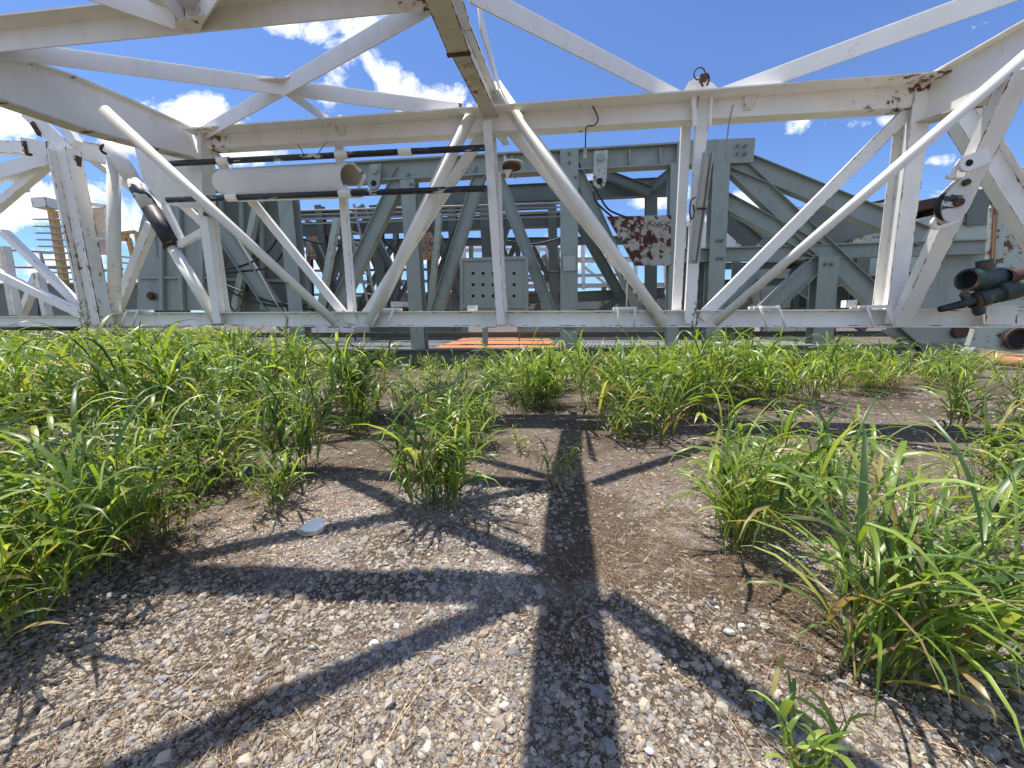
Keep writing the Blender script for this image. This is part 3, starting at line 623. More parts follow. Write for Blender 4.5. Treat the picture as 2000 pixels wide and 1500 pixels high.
# deck, base beams
DZ = onY(1200, 683, GY, GS).z
def bas(x): return 683-(x-560)*.0072
b = MB()
gm('base_beam', (470, 699), (1800, 690), 30, 'I', Y=GY-.3, d=.5, t=.05, mat='green2')
gm('base_beam', (330, 655), (1800, 652), 10, 'I', Y=GY+9, d=.3, mat='green2')
x0 = onY(480, 684, GY-.3, GS).x; x1 = onY(1800, 676, GY-.3, GS).x
b = MB(); b.box(((x0+x1)/2, GY+4.4, DZ-.12), x1-x0, 9.0, .03); b.build('deck_plate', M['green2'], sub)
b = MB(); xx = x0
while xx < x1:
    b.box((xx, GY+4.3, DZ-.06), .05, 8.6, .05); xx += .16
b.build('floor_grating', M['steel'], sub)
for x in (-6, -3, 0, 3.3, 6.5, 9.5): MB().box((x, GY+4.2, DZ-.2), .2, 8.8, .16).build('deck_joist', M['green2'], sub)
gplate('corner_gusset', [(1757, 638), (1893, 640), (1897, 668), (1845, 676), (1800, 676)], GY-.25, .08)
gplate('corner_gusset', [(1800, 672), (1880, 668), (1896, 690), (1880, 708), (1800, 712)], GY-.3, .3, 'green2')
p = onY(1886, 692, GY-.45, GS); MB().lathe(p, (.45, -1, 0), [(-.2, 0), (-.2, .22), (.12, .24), (.2, .20), (.2, 0)], 24).build('end_roller', M['green'], sub)
p = onY(1876, 648, GY-.35, GS); MB().lathe(p, (0, -1, 0), [(-.1, .2), (.05, .2), (.05, 0)], 20).build('hinge_pin', M['darkrust'], sub)
gm('deck_strut', (946, 640), (946, 676), 8, 'box', Y=GY-.1)
gm('foot_brace', (1745, 636), (1790, 672), 22, 'I', Y=GY-.2)
# orange rusted sheet resting on the deck
p = [onZ(x, y, DZ) for x, y in ((845, 681), (1092, 680), (1072, 662), (905, 661))]
b = MB(); b.prism([q+Vector((0, 0, .005)) for q in p], (0, 0, .02)); o = b.build('rusted_sheet', M['orange']); setp(o, 'orange rusted steel sheet lying flat on the grey grating deck', 'steel sheet')
# cable bundle draped through the frame at the left
for i, pts in enumerate([[(424, 525), (470, 520), (520, 495), (545, 460)], [(424, 535), (470, 530), (530, 520), (560, 480)], [(428, 556), (470, 580), (520, 595), (580, 600), (640, 610)], [(430, 552), (480, 572), (540, 592), (600, 596)], [(430, 560), (445, 590), (462, 614)]]):
    o = cable('hose', ['upper black hose curving up inside the left of the grey frame', 'second black hose just below the upper one in the grey frame', 'black hose sagging low along the foot of the grey frame', 'thin black hose lying just above the sagging one', 'short black hose dropping steeply beside the white left post'][i], pts, .035, GY-.3, 'blackcable', 'hose')
for i, pts in enumerate([[(1160, 362), (1172, 385), (1190, 410), (1225, 425)], [(1158, 372), (1166, 396), (1196, 424)], [(990, 470), (1040, 477), (1098, 464)], [(580, 462), (620, 475), (664, 480)], [(740, 458), (770, 490), (800, 510)], [(1040, 510), (1060, 528), (1095, 533)], [(640, 500), (650, 530), (690, 560)]]):
    cable('power_cable', ['thick black cable drooping to the top left corner of the rusty control panel', 'thinner black cable beside the thick one above the rusty control panel', 'black cable sagging level between grey columns above the perforated box', 'black cable sagging behind the left flat brace', 'black cable slanting down behind the centre tube brace', 'black cable drooping left of the small label plate', 'dangling black cable left of the slender white post'][i], pts, .03, GY+(-.2 if i < 2 else 1.2), 'blackcable')

# ------------------------------------------------------------------ other yard equipment
# ladder frame behind
def simple(name, label, cat, parts, base):
    t = thing(name, label, cat, base)
    for p_ in parts:
        pm(p_[0], p_[1], p_[2], p_[3], p_[4], p_[5], p_[6], p_[7], t, label=None)
    return t
simple('boarding_ladder', 'narrow grey ladder leaning behind the slender white post', 'ladder',
       [('rail', (672, 400), (720, 600), 4, 'box', 15.2, .06, 'steel'), ('rail', (690, 398), (736, 600), 4, 'box', 15.2, .06, 'steel')] +
       [('rung', (675+k*4.6, 412+k*20), (693+k*4.6, 416+k*20), 3, 'tube', 15.2, .03, 'steel') for k in range(9)], onY(700, 640, 15.2))
# perforated rusty plates in the background
for x0, lab in ((600, 'rust mottled upright plate half hidden between the left grey columns'), (818, 'pale brown mottled plate seen between the centre grey columns')):
    P = [onY(x, y, 20) for x, y in ((x0, 455), (x0+40, 452), (x0+44, 478), (x0+40, 505), (x0, 508))]
    o = MB().prism(P, (0, .1, 0)).build('mottled_plate', paint('mottled_brown_paint', (.42, .27, .18), rust=.3, dirt=.4)); setp(o, lab, 'steel plate')
# white truss lying far behind
ft = thing('far_truss', 'second white truss lying far behind the grey substructure', 'truss', onY(1150, 600, 24))
for a, b, w in [((900, 474), (1320, 464), 13), ((900, 510), (1320, 505), 9), ((900, 560), (1320, 556), 8), ((990, 540), (1240, 536), 5), ((1320, 425), (1480, 440), 15), ((1320, 470), (1480, 470), 12)]: pm('chord', a, b, w, 'I', 24, .3, 'white', ft)
for x in (905, 960, 1050, 1068, 1138, 1190, 1240, 1300): pm('upright', (x, 468), (x+2, 565), 7, 'box', 24, .2, 'white', ft)
for x in (1140, 1170): pm('web_brace', (x, 520), (x+50, 560), 5, 'box', 24.2, .1, 'white', ft)
pl = thing('pipe_rack', 'low white and brown pipe rack behind the right part of the substructure', 'rack', onY(1550, 640, 26))
for a, b, w, m_ in [((1320, 597), (1760, 592), 5, 'white'), ((1500, 585), (1500, 640), 9, 'white'), ((1660, 500), (1660, 600), 7, 'brownrust'), ((1440, 540), (1500, 520), 6, 'white'), ((1560, 470), (1560, 600), 16, 'pale_green'), ((1640, 520), (1800, 512), 5, 'white')]: pm('rail', a, b, w, 'box', 26, .2, m_, pl)
# buildings / tanks / plates at the right
def solid(name, label, cat, pts, Y, th, mat, extra=(), win=None):
    t = thing(name, label, cat, onY(pts[0][0], 640, Y))
    plate('wall', pts, Y, th, mat, t)
    for e in extra: plate(e[0], e[1], Y-.1, e[3] if len(e) > 3 else th+.2, e[2], t)
    return t
solid('rusty_shed', 'low grey green metal shed with a rusted roof edge beyond the right braces', 'shed', [(1560, 415), (1700, 400), (1800, 408), (1800, 600), (1560, 600)], 22, 5, 'green2', [('roof', [(1550, 405), (1700, 400), (1700, 410), (1550, 416)], 'darkrust')])
solid('mud_tank', 'pale green slope sided tank with a dark rusted lid behind the leaning white leg', 'tank', [(1690, 460), (1760, 445), (1800, 425), (1925, 400), (1940, 600), (1690, 600)], 18, 4, 'pale_green',
      [('lid', [(1796, 392), (1856, 380), (1862, 398), (1798, 410)], 'darkrust'), ('upper_box', [(1890, 372), (1946, 366), (1946, 436), (1888, 440)], 'green2'), ('upper_beam', [(1862, 398), (1886, 396), (1886, 434), (1862, 436)], 'green2')])
solid('skid_house', 'grey green box house with a flat roof far behind the slanting beams', 'skid house', [(1585, 400), (1650, 394), (1760, 405), (1760, 500), (1585, 500)], 19, 3, 'green2', [('roof_lip', [(1580, 396), (1650, 390), (1765, 402), (1765, 408), (1580, 404)], 'steel')])
solid('light_barrel', 'pale wide box between the double post and the slanting beams far behind', 'container', [(1320, 430), (1480, 440), (1485, 485), (1320, 485)], 23, 3, 'white', [('stripe', [(1440, 446), (1482, 444), (1482, 470), (1440, 474)], 'brownrust')])
cr = thing('roof_crane_arm', 'small dark bracket arm sticking up over the shed roof', 'bracket', onY(1735, 420, 19.5))
pm('arm', (1700, 398), (1742, 388), 5, 'box', 19.5, .2, 'darkrust', cr); pm('stay', (1720, 408), (1740, 392), 4, 'box', 19.5, .1, 'darkrust', cr)
# tall pale plate structure at the right edge
rp = thing('pale_steel_frame', 'pale green rust stained steel side plate at the right edge behind the valve', 'steel frame', onY(1950, 690, 9.2))
plate('side_plate', [(1938, 405), (1950, 386), (1990, 380), (2120, 380), (2120, 628), (1936, 628), (1928, 560)], 9.2, .08, 'pale_green', rp)
plate('lower_plate', [(1905, 640), (2120, 632), (2120, 700), (2000, 690), (1893, 676)], 9.0, .1, 'pale_green', rp)
p = onY(1984, 662, 8.95); MB().lathe(p, (0, 1, 0), [(0, 0), (0, .19), (.01, .19)], 26).build('round_port', M['hole'], rp)
MB().lathe(p+Vector((0, -.005, 0)), (0, -1, 0), [(0, .18), (.05, .18), (.05, .22), (0, .22)], 26).build('port_rim', M['darkrust'], rp)
pm('edge_angle', (1948, 398), (1934, 628), 3, 'box', 9.15, .1, 'brownrust', rp)
plate('top_bar', [(1940, 380), (1962, 368), (1975, 378), (1948, 402)], 9.15, .1, 'darkrust', rp)
# mast foot plate right end
plate('foot_plate', [(1925, 597), (1988, 596), (1986, 632), (1924, 634)], Y1-.04, .03, 'white_rusty', label='end plate with flaking paint')
# yellow pipe rail far right
yr = thing('yellow_rail', 'thin yellow pipe railing above the tank at the far right', 'railing', onY(1950, 360, 20))
for a, b, w in [((1905, 337), (2080, 322), 4), ((1905, 362), (2060, 352), 4), ((1906, 358), (1932, 338), 3), ((1985, 330), (1985, 360), 4)]: pm('rail', a, b, w, 'tube', 20, .1, 'yellow', yr)
# rusted pipe on the ground at the right
b = MB(); p0 = onZ(1890, 700, .12); p1 = onZ(2120, 722, .12); b.path([p0, p1], wpx(p0, 11), 20); b.build('rusted_pipe', M['brownrust']); setp(bpy.context.scene.objects['rusted_pipe'], 'fat brown rusted pipe lying on the gravel under the pale side plate', 'pipe')
b = MB(); p0 = onZ(1888, 692, .3); p1 = onZ(2120, 700, .3); b.path([p0, p1], wpx(p0, 4), 14); o = b.build('slim_rusted_pipe', M['brownrust']); setp(o, 'slimmer rusted pipe lying just behind the fat one at the right edge', 'pipe')
# teal hose union and valve
VY = Y1-.45
hv = thing('hose_valve', 'dark teal hose union and open pipe mouth clamped at the right end of the mast', 'valve', onY(1930, 600, VY))
def vl(name, a, b, prof, mat, k=26, yb=0):
    p0, p1 = onY(*a, VY), onY(*b, VY+yb); L_ = (p1-p0).length; s_ = wpx(p0, 1)
    return MB().lathe(p0, p1-p0, [(h*L_, r*s_) for h, r in prof], k).build(name, M[mat], hv)
vl('pipe_mouth', (1898, 546), (2060, 538), [(.10, 0), (.10, 13), (-.02, 15), (-.06, 17), (-.06, 21), (.04, 23), (.16, 23), (.2, 20), (.4, 21), (.42, 17)], 'teal', yb=.25)
vl('pipe_bore', (1893, 546), (2060, 538), [(.0, 15), (.03, 15), (.03, 0)], 'hole', yb=.25)
vl('rusted_pipe_stub', (1960, 542), (2100, 536), [(0, 15), (.5, 16), (1, 15), (1, 0)], 'darkrust', yb=.1)
vl('valve_neck', (1925, 538), (1923, 508), [(0, 14), (.6, 14), (.6, 12), (1, 12), (1, 0)], 'teal')
vl('union_body', (1862, 598), (1995, 560), [(0, 0), (0, 6), (.2, 7), (.36, 9), (.36, 15), (.44, 17), (.52, 15), (.52, 12), (.65, 13), (.68, 18), (.8, 19), (.84, 14), (1, 15), (1, 0)], 'teal', yb=-.05)
vl('union_lug', (1893, 590), (1880, 570), [(0, 8), (.8, 7), (1, 3), (1, 0)], 'teal')
vl('union_lug', (1908, 595), (1914, 614), [(0, 9), (.8, 9), (1, 7), (1, 0)], 'teal')
vl('hose_pipe', (1836, 604), (1880, 594), [(0, 0), (0, 6), (.5, 7), (1, 8)], 'blackcable')
vl('clamp_band', (1899, 589), (1908, 586), [(0, 10), (0, 16), (1, 16), (1, 10)], 'darkrust')
vl('valve_body', (1935, 580), (2060, 535), [(0, 0), (0, 14), (.3, 20), (.7, 24), (1, 26), (1, 0)], 'teal', yb=.2)
# green pipe under the left chord
o = MB().path([onY(-60, 640, 6.6), onY(150, 641, 6.6)], .05, 14).build('green_pipe', M['teal']); setp(o, 'dark green pipe lying under the left end of the chord', 'pipe')

# left background: yellow finger rack, rail, mesh gate, container
LY = 15.0
fr = thing('finger_rack', 'faded yellow post with a comb of long grey spikes at the left', 'pipe rack', onY(120, 600, LY))
pm('post', (97, 410), (121, 556), 13, 'box', LY, .2, 'yellow', fr); 
b = MB(); p = onY(90, 398, LY); b.box(p, .75, .5, .4); b.build('head_block', M['white_rusty'], fr)
for k, y in enumerate((428, 442, 455, 468, 481, 494, 507, 520, 532, 545)):
    a = onY(60+k*2.5, y, LY-.1); c = onY(150+k*3, y+1, LY-.1)
    MB().path([a, a+(c-a)*.08, c], [.008, .035, .04], 8).build('spike', M['steel'], fr)
ge = thing('mesh_gate', 'white framed wire mesh gate beside the yellow rack', 'gate', onY(190, 600, LY))
for a, b_, w in (((160, 396), (186, 520), 9), ((160, 396), (205, 402), 6), ((205, 402), (210, 500), 5), ((176, 465), (208, 466), 4)): pm('frame', a, b_, w, 'box', LY+.5, .12, 'white', ge)
b = MB()
for i in range(16):
    x = 175+i*2.1; b.member(onY(x, 405, LY+.6), onY(x+5, 498, LY+.6), .02, .02, 'box')
for i in range(20):
    y = 408+i*4.6; b.member(onY(175, y, LY+.62), onY(208, y, LY+.62), .02, .02, 'box')
b.build('wire_mesh', M['yellow'], ge)
yf = thing('step_platform', 'yellow step platform standing right of the mesh gate', 'platform', onY(240, 600, LY+1))
for a, b_, w in (((225, 456), (262, 452), 5), ((262, 452), (278, 524), 5), ((226, 462), (248, 464), 14), ((248, 464), (262, 520), 8), ((226, 470), (232, 556), 9), ((228, 500), (268, 505), 3), ((228, 512), (270, 516), 3), ((180, 530), (236, 525), 4)): pm('bar', a, b_, w, 'box', LY+1, .12, 'yellow', yf)
rl = thing('handrail', 'brown pipe handrail running behind the left white braces', 'railing', onY(50, 600, LY+2))
for a, b_, w in (((-60, 484), (160, 496), 4), ((-60, 520), (160, 524), 4), ((75, 492), (84, 524), 5), ((-20, 486), (-16, 522), 5)): pm('rail', a, b_, w, 'tube', LY+2, .1, 'brownrust', rl)
ct = thing('grey_container', 'low grey green steel container behind the left end of the mast', 'container', onY(100, 620, LY+.5))
plate('wall', [(-80, 556), (276, 554), (276, 640), (-80, 640)], LY+1.3, 2.5, 'green2', ct); pm('top_rail', (-80, 556), (276, 554), 5, 'box', LY+1.2, .1, 'brownrust', ct)
for x in (20, 70, 150, 232): pm('wall_rib', (x, 558), (x+2, 640), 6, 'box', LY+1.2, .12, 'green2', ct)

def far_box(name, label, cat, x0, x1, yt, Y, mat, ribs=0, lid=None):
    t = thing(name, label, cat, onY((x0+x1)/2, 640, Y)); A = onY(x0, yt, Y); B = onY(x1, yt, Y); z1 = A.z
    b = MB(); b.box(((A.x+B.x)/2, Y+1.2, z1/2), B.x-A.x, 2.4, z1); b.build('wall', M[mat], t)
    b = MB(); b.box(((A.x+B.x)/2, Y+1.2, z1+.04), B.x-A.x+.2, 2.6, .1); b.build('roof', M[lid or mat], t)
    for i in range(ribs):
        xx = A.x+(B.x-A.x)*(i+.5)/ribs; MB().box((xx, Y-.04, z1/2), .12, .07, z1-.02).build('wall_rib', M[mat], t)
far_box('container', 'low white container far behind the left grey columns', 'container', 560, 690, 590, 30, 'white', 6)
far_box('container', 'dark green container far behind the perforated box', 'container', 700, 900, 578, 33, 'green2', 7, 'steel')
far_box('container', 'long pale container far behind the centre between the grey columns', 'container', 1010, 1300, 586, 31, 'steel', 10, 'brownrust')
far_box('container', 'grey green container far behind the double post', 'container', 1315, 1480, 572, 29, 'green2', 5)
far_box('container', 'cream container far behind the right slanting beams', 'container', 1490, 1640, 588, 34, 'white_dirty_shade', 5, 'steel')
tx = thing('engine_skid', 'rust brown machinery skid lying low behind the left grey columns', 'machinery', onY(700, 640, 20))
for a, b_, w, m_ in (((640, 608), (790, 606), 12, 'darkrust'), ((650, 590), (700, 590), 22, 'green2'), ((720, 585), (750, 585), 30, 'black'), ((760, 596), (785, 596), 14, 'white')): pm('skid_part', a, b_, w, 'box', 20, 1.2, m_, tx)
# ------------------------------------------------------------------ ground
def ground_mat():
    m, nt, b, o = mat_new('gravel_soil'); g = NG(nt); tc = g.n('ShaderNodeTexCoord'); P = tc.outputs['Object']
    wob = g.n('ShaderNodeTexNoise'); wob.inputs['Scale'].default_value = 25; g.l(P, wob.inputs['Vector'])
    vv = g.n('ShaderNodeVectorMath', operation='MULTIPLY_ADD'); g.l(wob.outputs['Color'], vv.inputs[0]); vv.inputs[1].default_value = (.02, .02, .02); g.l(P, vv.inputs[2])
    vo = g.n('ShaderNodeTexVoronoi'); vo.inputs['Scale'].default_value = 42; g.l(vv.outputs[0], vo.inputs['Vector'])
    v2 = g.n('ShaderNodeTexVoronoi'); v2.inputs['Scale'].default_value = 42; v2.feature = 'DISTANCE_TO_EDGE'; g.l(vv.outputs[0], v2.inputs['Vector'])
    s = g.n('ShaderNodeSeparateXYZ'); g.l(vo.outputs['Color'], s.inputs[0])
    c = g.mix(s.outputs[0], (.26, .25, .26), (.52, .45, .37)); c = g.mix(g.ramp(s.outputs[1], .7, .75), c, (.36, .25, .19)); c = g.mix(g.ramp(s.outputs[2], .85, .9), c, (.66, .62, .56))
    gap = g.ramp(v2.outputs['Distance'], .0, .09); c = g.mix(gap, (.09, .065, .048), c)
    n1 = g.noise(P, .55, 4, .6); n2 = g.noise(P, 60, 6, .7); n3 = g.noise(P, 6, 4)
    soil = g.mix(n2, (.028, .019, .014), (.135, .10, .072))
    f = g.ramp(g.m('ADD', n1, g.m('MULTIPLY', n3, .25)), .50, .66)
    sx = g.n('ShaderNodeSeparateXYZ'); g.l(P, sx.inputs[0])
    far = g.ramp(sx.outputs[1], 2.0, 4.2); f = g.m('MAXIMUM', f, g.m('MULTIPLY', far, .8))
    c = g.mix(f, c, soil); g.l(c, b.inputs['Base Color']); b.inputs['Roughness'].default_value = .95
    h = g.m('ADD', g.m('MULTIPLY', g.m('MULTIPLY', gap, g.m('SUBTRACT', 1.0, f)), .5), g.m('MULTIPLY', n2, .6))
    bp = g.n('ShaderNodeBump'); bp.inputs['Strength'].default_value = .9; bp.inputs['Distance'].default_value = .015; g.l(h, bp.inputs['Height']); g.l(bp.outputs[0], b.inputs['Normal'])
    return m
def np_mesh(name, V, Fc, mat, smooth=False, colr=None, parent=None, loc=(0, 0, 0)):
    me = bpy.data.meshes.new(name); V = np.asarray(V, dtype=np.float32); Fc = np.asarray(Fc, dtype=np.int32); k = Fc.shape[1]
    me.vertices.add(len(V)); me.vertices.foreach_set('co', V.ravel()); me.loops.add(Fc.size); me.loops.foreach_set('vertex_index', Fc.ravel())
    me.polygons.add(len(Fc)); me.polygons.foreach_set('loop_start', np.arange(0, Fc.size, k, dtype=np.int32)); me.polygons.foreach_set('loop_total', np.full(len(Fc), k, dtype=np.int32))
    me.polygons.foreach_set('use_smooth', np.full(len(Fc), smooth)); me.update(calc_edges=True); me.validate()
    if colr is not None:
        at = me.color_attributes.new('tint', 'FLOAT_COLOR', 'POINT'); at.data.foreach_set('color', np.asarray(colr, dtype=np.float32).ravel())
    me.materials.append(mat); o = bpy.data.objects.new(name, me); col.objects.link(o); o.location = loc; WORG[o.name] = Vector(loc)
    return o
# ground sheet: fine near the camera, one skirt to the horizon
def vnoise(x, y, s, seed):
    r_ = np.random.default_rng(seed); G = r_.random((64, 64)); X = x*s; Y_ = y*s; xi = np.floor(X).astype(int); yi = np.floor(Y_).astype(int); fx = X-xi; fy = Y_-yi
    fx = fx*fx*(3-2*fx); fy = fy*fy*(3-2*fy); g_ = lambda a, b: G[a % 64, b % 64]
    return (g_(xi, yi)*(1-fx)+g_(xi+1, yi)*fx)*(1-fy)+(g_(xi, yi+1)*(1-fx)+g_(xi+1, yi+1)*fx)*fy
def gz(x, y):
    return (vnoise(x, y, .5, 1)-.5)*.07 + (vnoise(x, y, 1.7, 2)-.5)*.03 + (vnoise(x, y, 6, 3)-.5)*.012
xs = np.concatenate([[-900, -300, -100, -40, -20], np.arange(-12, 12.01, .1), [20, 40, 100, 300, 900]]); ys = np.concatenate([[-300, -60, -15, -5], np.arange(-1, 14.01, .1), [20, 40, 100, 300, 900]])
XX, YY = np.meshgrid(xs, ys); ZZ = gz(XX, YY); ZZ[(np.abs(XX) > 12) | (YY < -1) | (YY > 14)] = -.03
nx, ny = len(xs), len(ys); idx = np.arange(nx*ny).reshape(ny, nx)
Fg = np.stack([idx[:-1, :-1].ravel(), idx[:-1, 1:].ravel(), idx[1:, 1:].ravel(), idx[1:, :-1].ravel()], 1)
o = np_mesh('ground', np.stack([XX.ravel(), YY.ravel(), ZZ.ravel()], 1), Fg, ground_mat(), True); setp(o, kind='structure')
def attr_mat(name, rough=.9, transl=0, gloss=.0):
    m, nt, b, o = mat_new(name); g = NG(nt); a = g.n('ShaderNodeAttribute'); a.attribute_name = 'tint'
    tc = g.n('ShaderNodeTexCoord'); n = g.noise(tc.outputs['Object'], 90 if not transl else 14, 3)
    c = g.mix(g.m('MULTIPLY', n, .6), a.outputs['Color'], g.mix(1.0, a.outputs['Color'], (.55, .55, .52), 'MULTIPLY'))
    g.l(c, b.inputs['Base Color']); b.inputs['Roughness'].default_value = rough; b.inputs['Specular IOR Level'].default_value = gloss
    if transl:
        t = g.n('ShaderNodeBsdfTranslucent'); g.l(g.mix(1.0, a.outputs['Color'], (1.5, 1.45, .5), 'MULTIPLY'), t.inputs[0]); mx = g.n('ShaderNodeMixShader'); mx.inputs[0].default_value = transl
        g.l(b.outputs[0], mx.inputs[1]); g.l(t.outputs[0], mx.inputs[2]); g.l(mx.outputs[0], o.inputs[0])
    return m
# ---- loose stones
ph = (1+5**.5)/2
ICO = np.array([(-1, ph, 0), (1, ph, 0), (-1, -ph, 0), (1, -ph, 0), (0, -1, ph), (0, 1, ph), (0, -1, -ph), (0, 1, -ph), (ph, 0, -1), (ph, 0, 1), (-ph, 0, -1), (-ph, 0, 1)])/1.9
ICF = np.array([(0, 11, 5), (0, 5, 1), (0, 1, 7), (0, 7, 10), (0, 10, 11), (1, 5, 9), (5, 11, 4), (11, 10, 2), (10, 7, 6), (7, 1, 8), (3, 9, 4), (3, 4, 2), (3, 2, 6), (3, 6, 8), (3, 8, 9), (4, 9, 5), (2, 4, 11), (6, 2, 10), (8, 6, 7), (9, 8, 1)])
def bare(x, y):      # 0 = gravel, 1 = brown soil and dead grass
    f = vnoise(x, y, .9, 21)*.6 + vnoise(x, y, 3.1, 22)*.4
    f = f + .55*np.exp(-(((x-1.0)/.85)**2+((y-2.7)/.9)**2)) + .5*np.clip((y-2.3)/1.6, 0, 1) + .22*np.exp(-(((x-1.5)/.8)**2+((y-1.6)/.6)**2)) - .12*np.exp(-((x+.6)**2+(y-1.6)**2)) - .16*np.clip(2.1-y, 0, 1)
    return np.clip((f-.52)/.22, 0, 1)
def stones(n, s0, s1, y0, y1, seed):
    r_ = np.random.default_rng(seed); u = r_.random(n); y = y0*(y1/y0)**u + 0 if y0 > 0 else y0+(y1-y0)*u
    x = (r_.random(n)*2-1)*(1.1+y*1.55) - y*.12; k = r_.random(n) > bare(x, y)*.84
    x, y = x[k], y[k]; n = len(x); s = s0*(s1/s0)**(r_.random(n)**1.5)*(.85+.15*y)
    V = ICO[None]*(1+.30*(r_.random((n, 12, 1))-.5)*2) ; V = V*(s[:, None, None]*(np.stack([.5+r_.random(n)*.35, .4+r_.random(n)*.3, .22+r_.random(n)*.25], 1))[:, None, :])
    a = r_.random(n)*6.283; ca, sa = np.cos(a)[:, None], np.sin(a)[:, None]; tl_ = (r_.random(n)-.5)*.9; ct_, st_ = np.cos(tl_)[:, None], np.sin(tl_)[:, None]
    X, Y_, Z = V[..., 0], V[..., 1], V[..., 2]; X, Z = X*ct_-Z*st_, X*st_+Z*ct_; X, Y_ = X*ca-Y_*sa, X*sa+Y_*ca
    z0 = gz(x, y) + s*.10
    V = np.stack([X+x[:, None], Y_+y[:, None], Z+z0[:, None]], 2).reshape(-1, 3); Fc = (ICF[None]+np.arange(n)[:, None, None]*12).reshape(-1, 3)
    pal = np.array([.015, .005, -.01])+.98*np.array([(.35, .345, .35), (.42, .40, .38), (.25, .255, .28), (.52, .46, .38), (.58, .52, .44), (.42, .37, .31), (.44, .36, .29), (.68, .65, .6), (.36, .34, .32)])
    c = pal[r_.choice(9, n, p=[.16, .14, .10, .17, .12, .13, .07, .03, .08])]*.80*(.8+.4*r_.random((n, 1))); c = np.repeat(c, 12, 0); c = np.concatenate([c, np.ones((len(c), 1))], 1)
    return V, Fc, c
def joinm(L_):
    o_ = 0; Vs, Fs, Cs = [], [], []
    for V, Fc, c in L_: Vs.append(V); Fs.append(Fc+o_); Cs.append(c); o_ += len(V)
    return np.concatenate(Vs), np.concatenate(Fs), np.concatenate(Cs)
V, Fc, c = joinm([stones(1600, .028, .055, .5, 5.5, 9), stones(62000, .010, .027, .3, 3.8, 5), stones(60000, .004, .012, .3, 2.8, 6), stones(34000, .012, .032, 2.8, 9.5, 8)])
o = np_mesh('gravel', V, Fc, attr_mat('stone', .85), False, c); setp(o, 'loose grey and beige crushed stone over the brown soil', 'gravel', kind='stuff')
# ---- dead straw and stubble
def blades(n, fx, L0, L1, W_, up, pal, seed, segs=3):
    r_ = np.random.default_rng(seed); x, y = fx(r_, n); n = len(x); a = r_.random(n)*6.283; L_ = L0+(L1-L0)*r_.random(n)**2; el_ = up[0]+(up[1]-up[0])*r_.random(n); bend = (r_.random(n)-.5)*1.6
    V = []; px_, py_, pz_ = x.copy(), y.copy(), gz(x, y)+.006+r_.random(n)*.012
    for k in range(segs+1):
        w = W_*(1-k/segs*.8)*(.6+.8*r_.random(n)) if k else W_*np.ones(n)
        sx, sy = -np.sin(a), np.cos(a); V.append(np.stack([px_-sx*w, py_-sy*w, pz_], 1)); V.append(np.stack([px_+sx*w, py_+sy*w, pz_+w*.5], 1))
        px_ = px_+np.cos(a)*np.cos(el_)*L_/segs; py_ = py_+np.sin(a)*np.cos(el_)*L_/segs; pz_ = np.maximum(pz_+np.sin(el_)*L_/segs, gz(px_, py_)+.004); a = a+bend/segs; el_ = el_-.25*r_.random(n)
    V = np.stack(V, 1).reshape(-1, 3); m_ = 2*(segs+1); q = np.array([(2*k, 2*k+1, 2*k+3, 2*k+2) for k in range(segs)]); Fc = (q[None]+np.arange(n)[:, None, None]*m_).reshape(-1, 4)
    c = np.array(pal)[r_.integers(0, len(pal), n)]*(.7+.6*r_.random((n, 1))); c = np.repeat(c, m_, 0); return V, Fc, np.concatenate([c, np.ones((len(c), 1))], 1)
def fs(r_, n):
    u = r_.random(n); y = .4*(9/.4)**u; x = (r_.random(n)*2-1)*(1.0+y*1.5)-y*.12; k = r_.random(n) < .2+bare(x, y)*.8; return x[k], y[k]
strawp = [(.30, .21, .13), (.22, .14, .09), (.40, .30, .19), (.15, .095, .06), (.10, .065, .045)]
V, Fc, c = joinm([blades(190000, fs, .02, .13, .0013, (-.05, .35), strawp, 31), blades(14000, fs, .02, .07, .0013, (.8, 1.5), strawp[:4], 32), blades(4000, fs, .15, .4, .0016, (0, .2), [(.5, .38, .24), (.36, .26, .16)], 33, 5)])
o = np_mesh('dead_grass', V, Fc, attr_mat('straw', .9), False, c); setp(o, 'dry brown stalks and stubble lying on the soil', 'dead grass', kind='stuff')

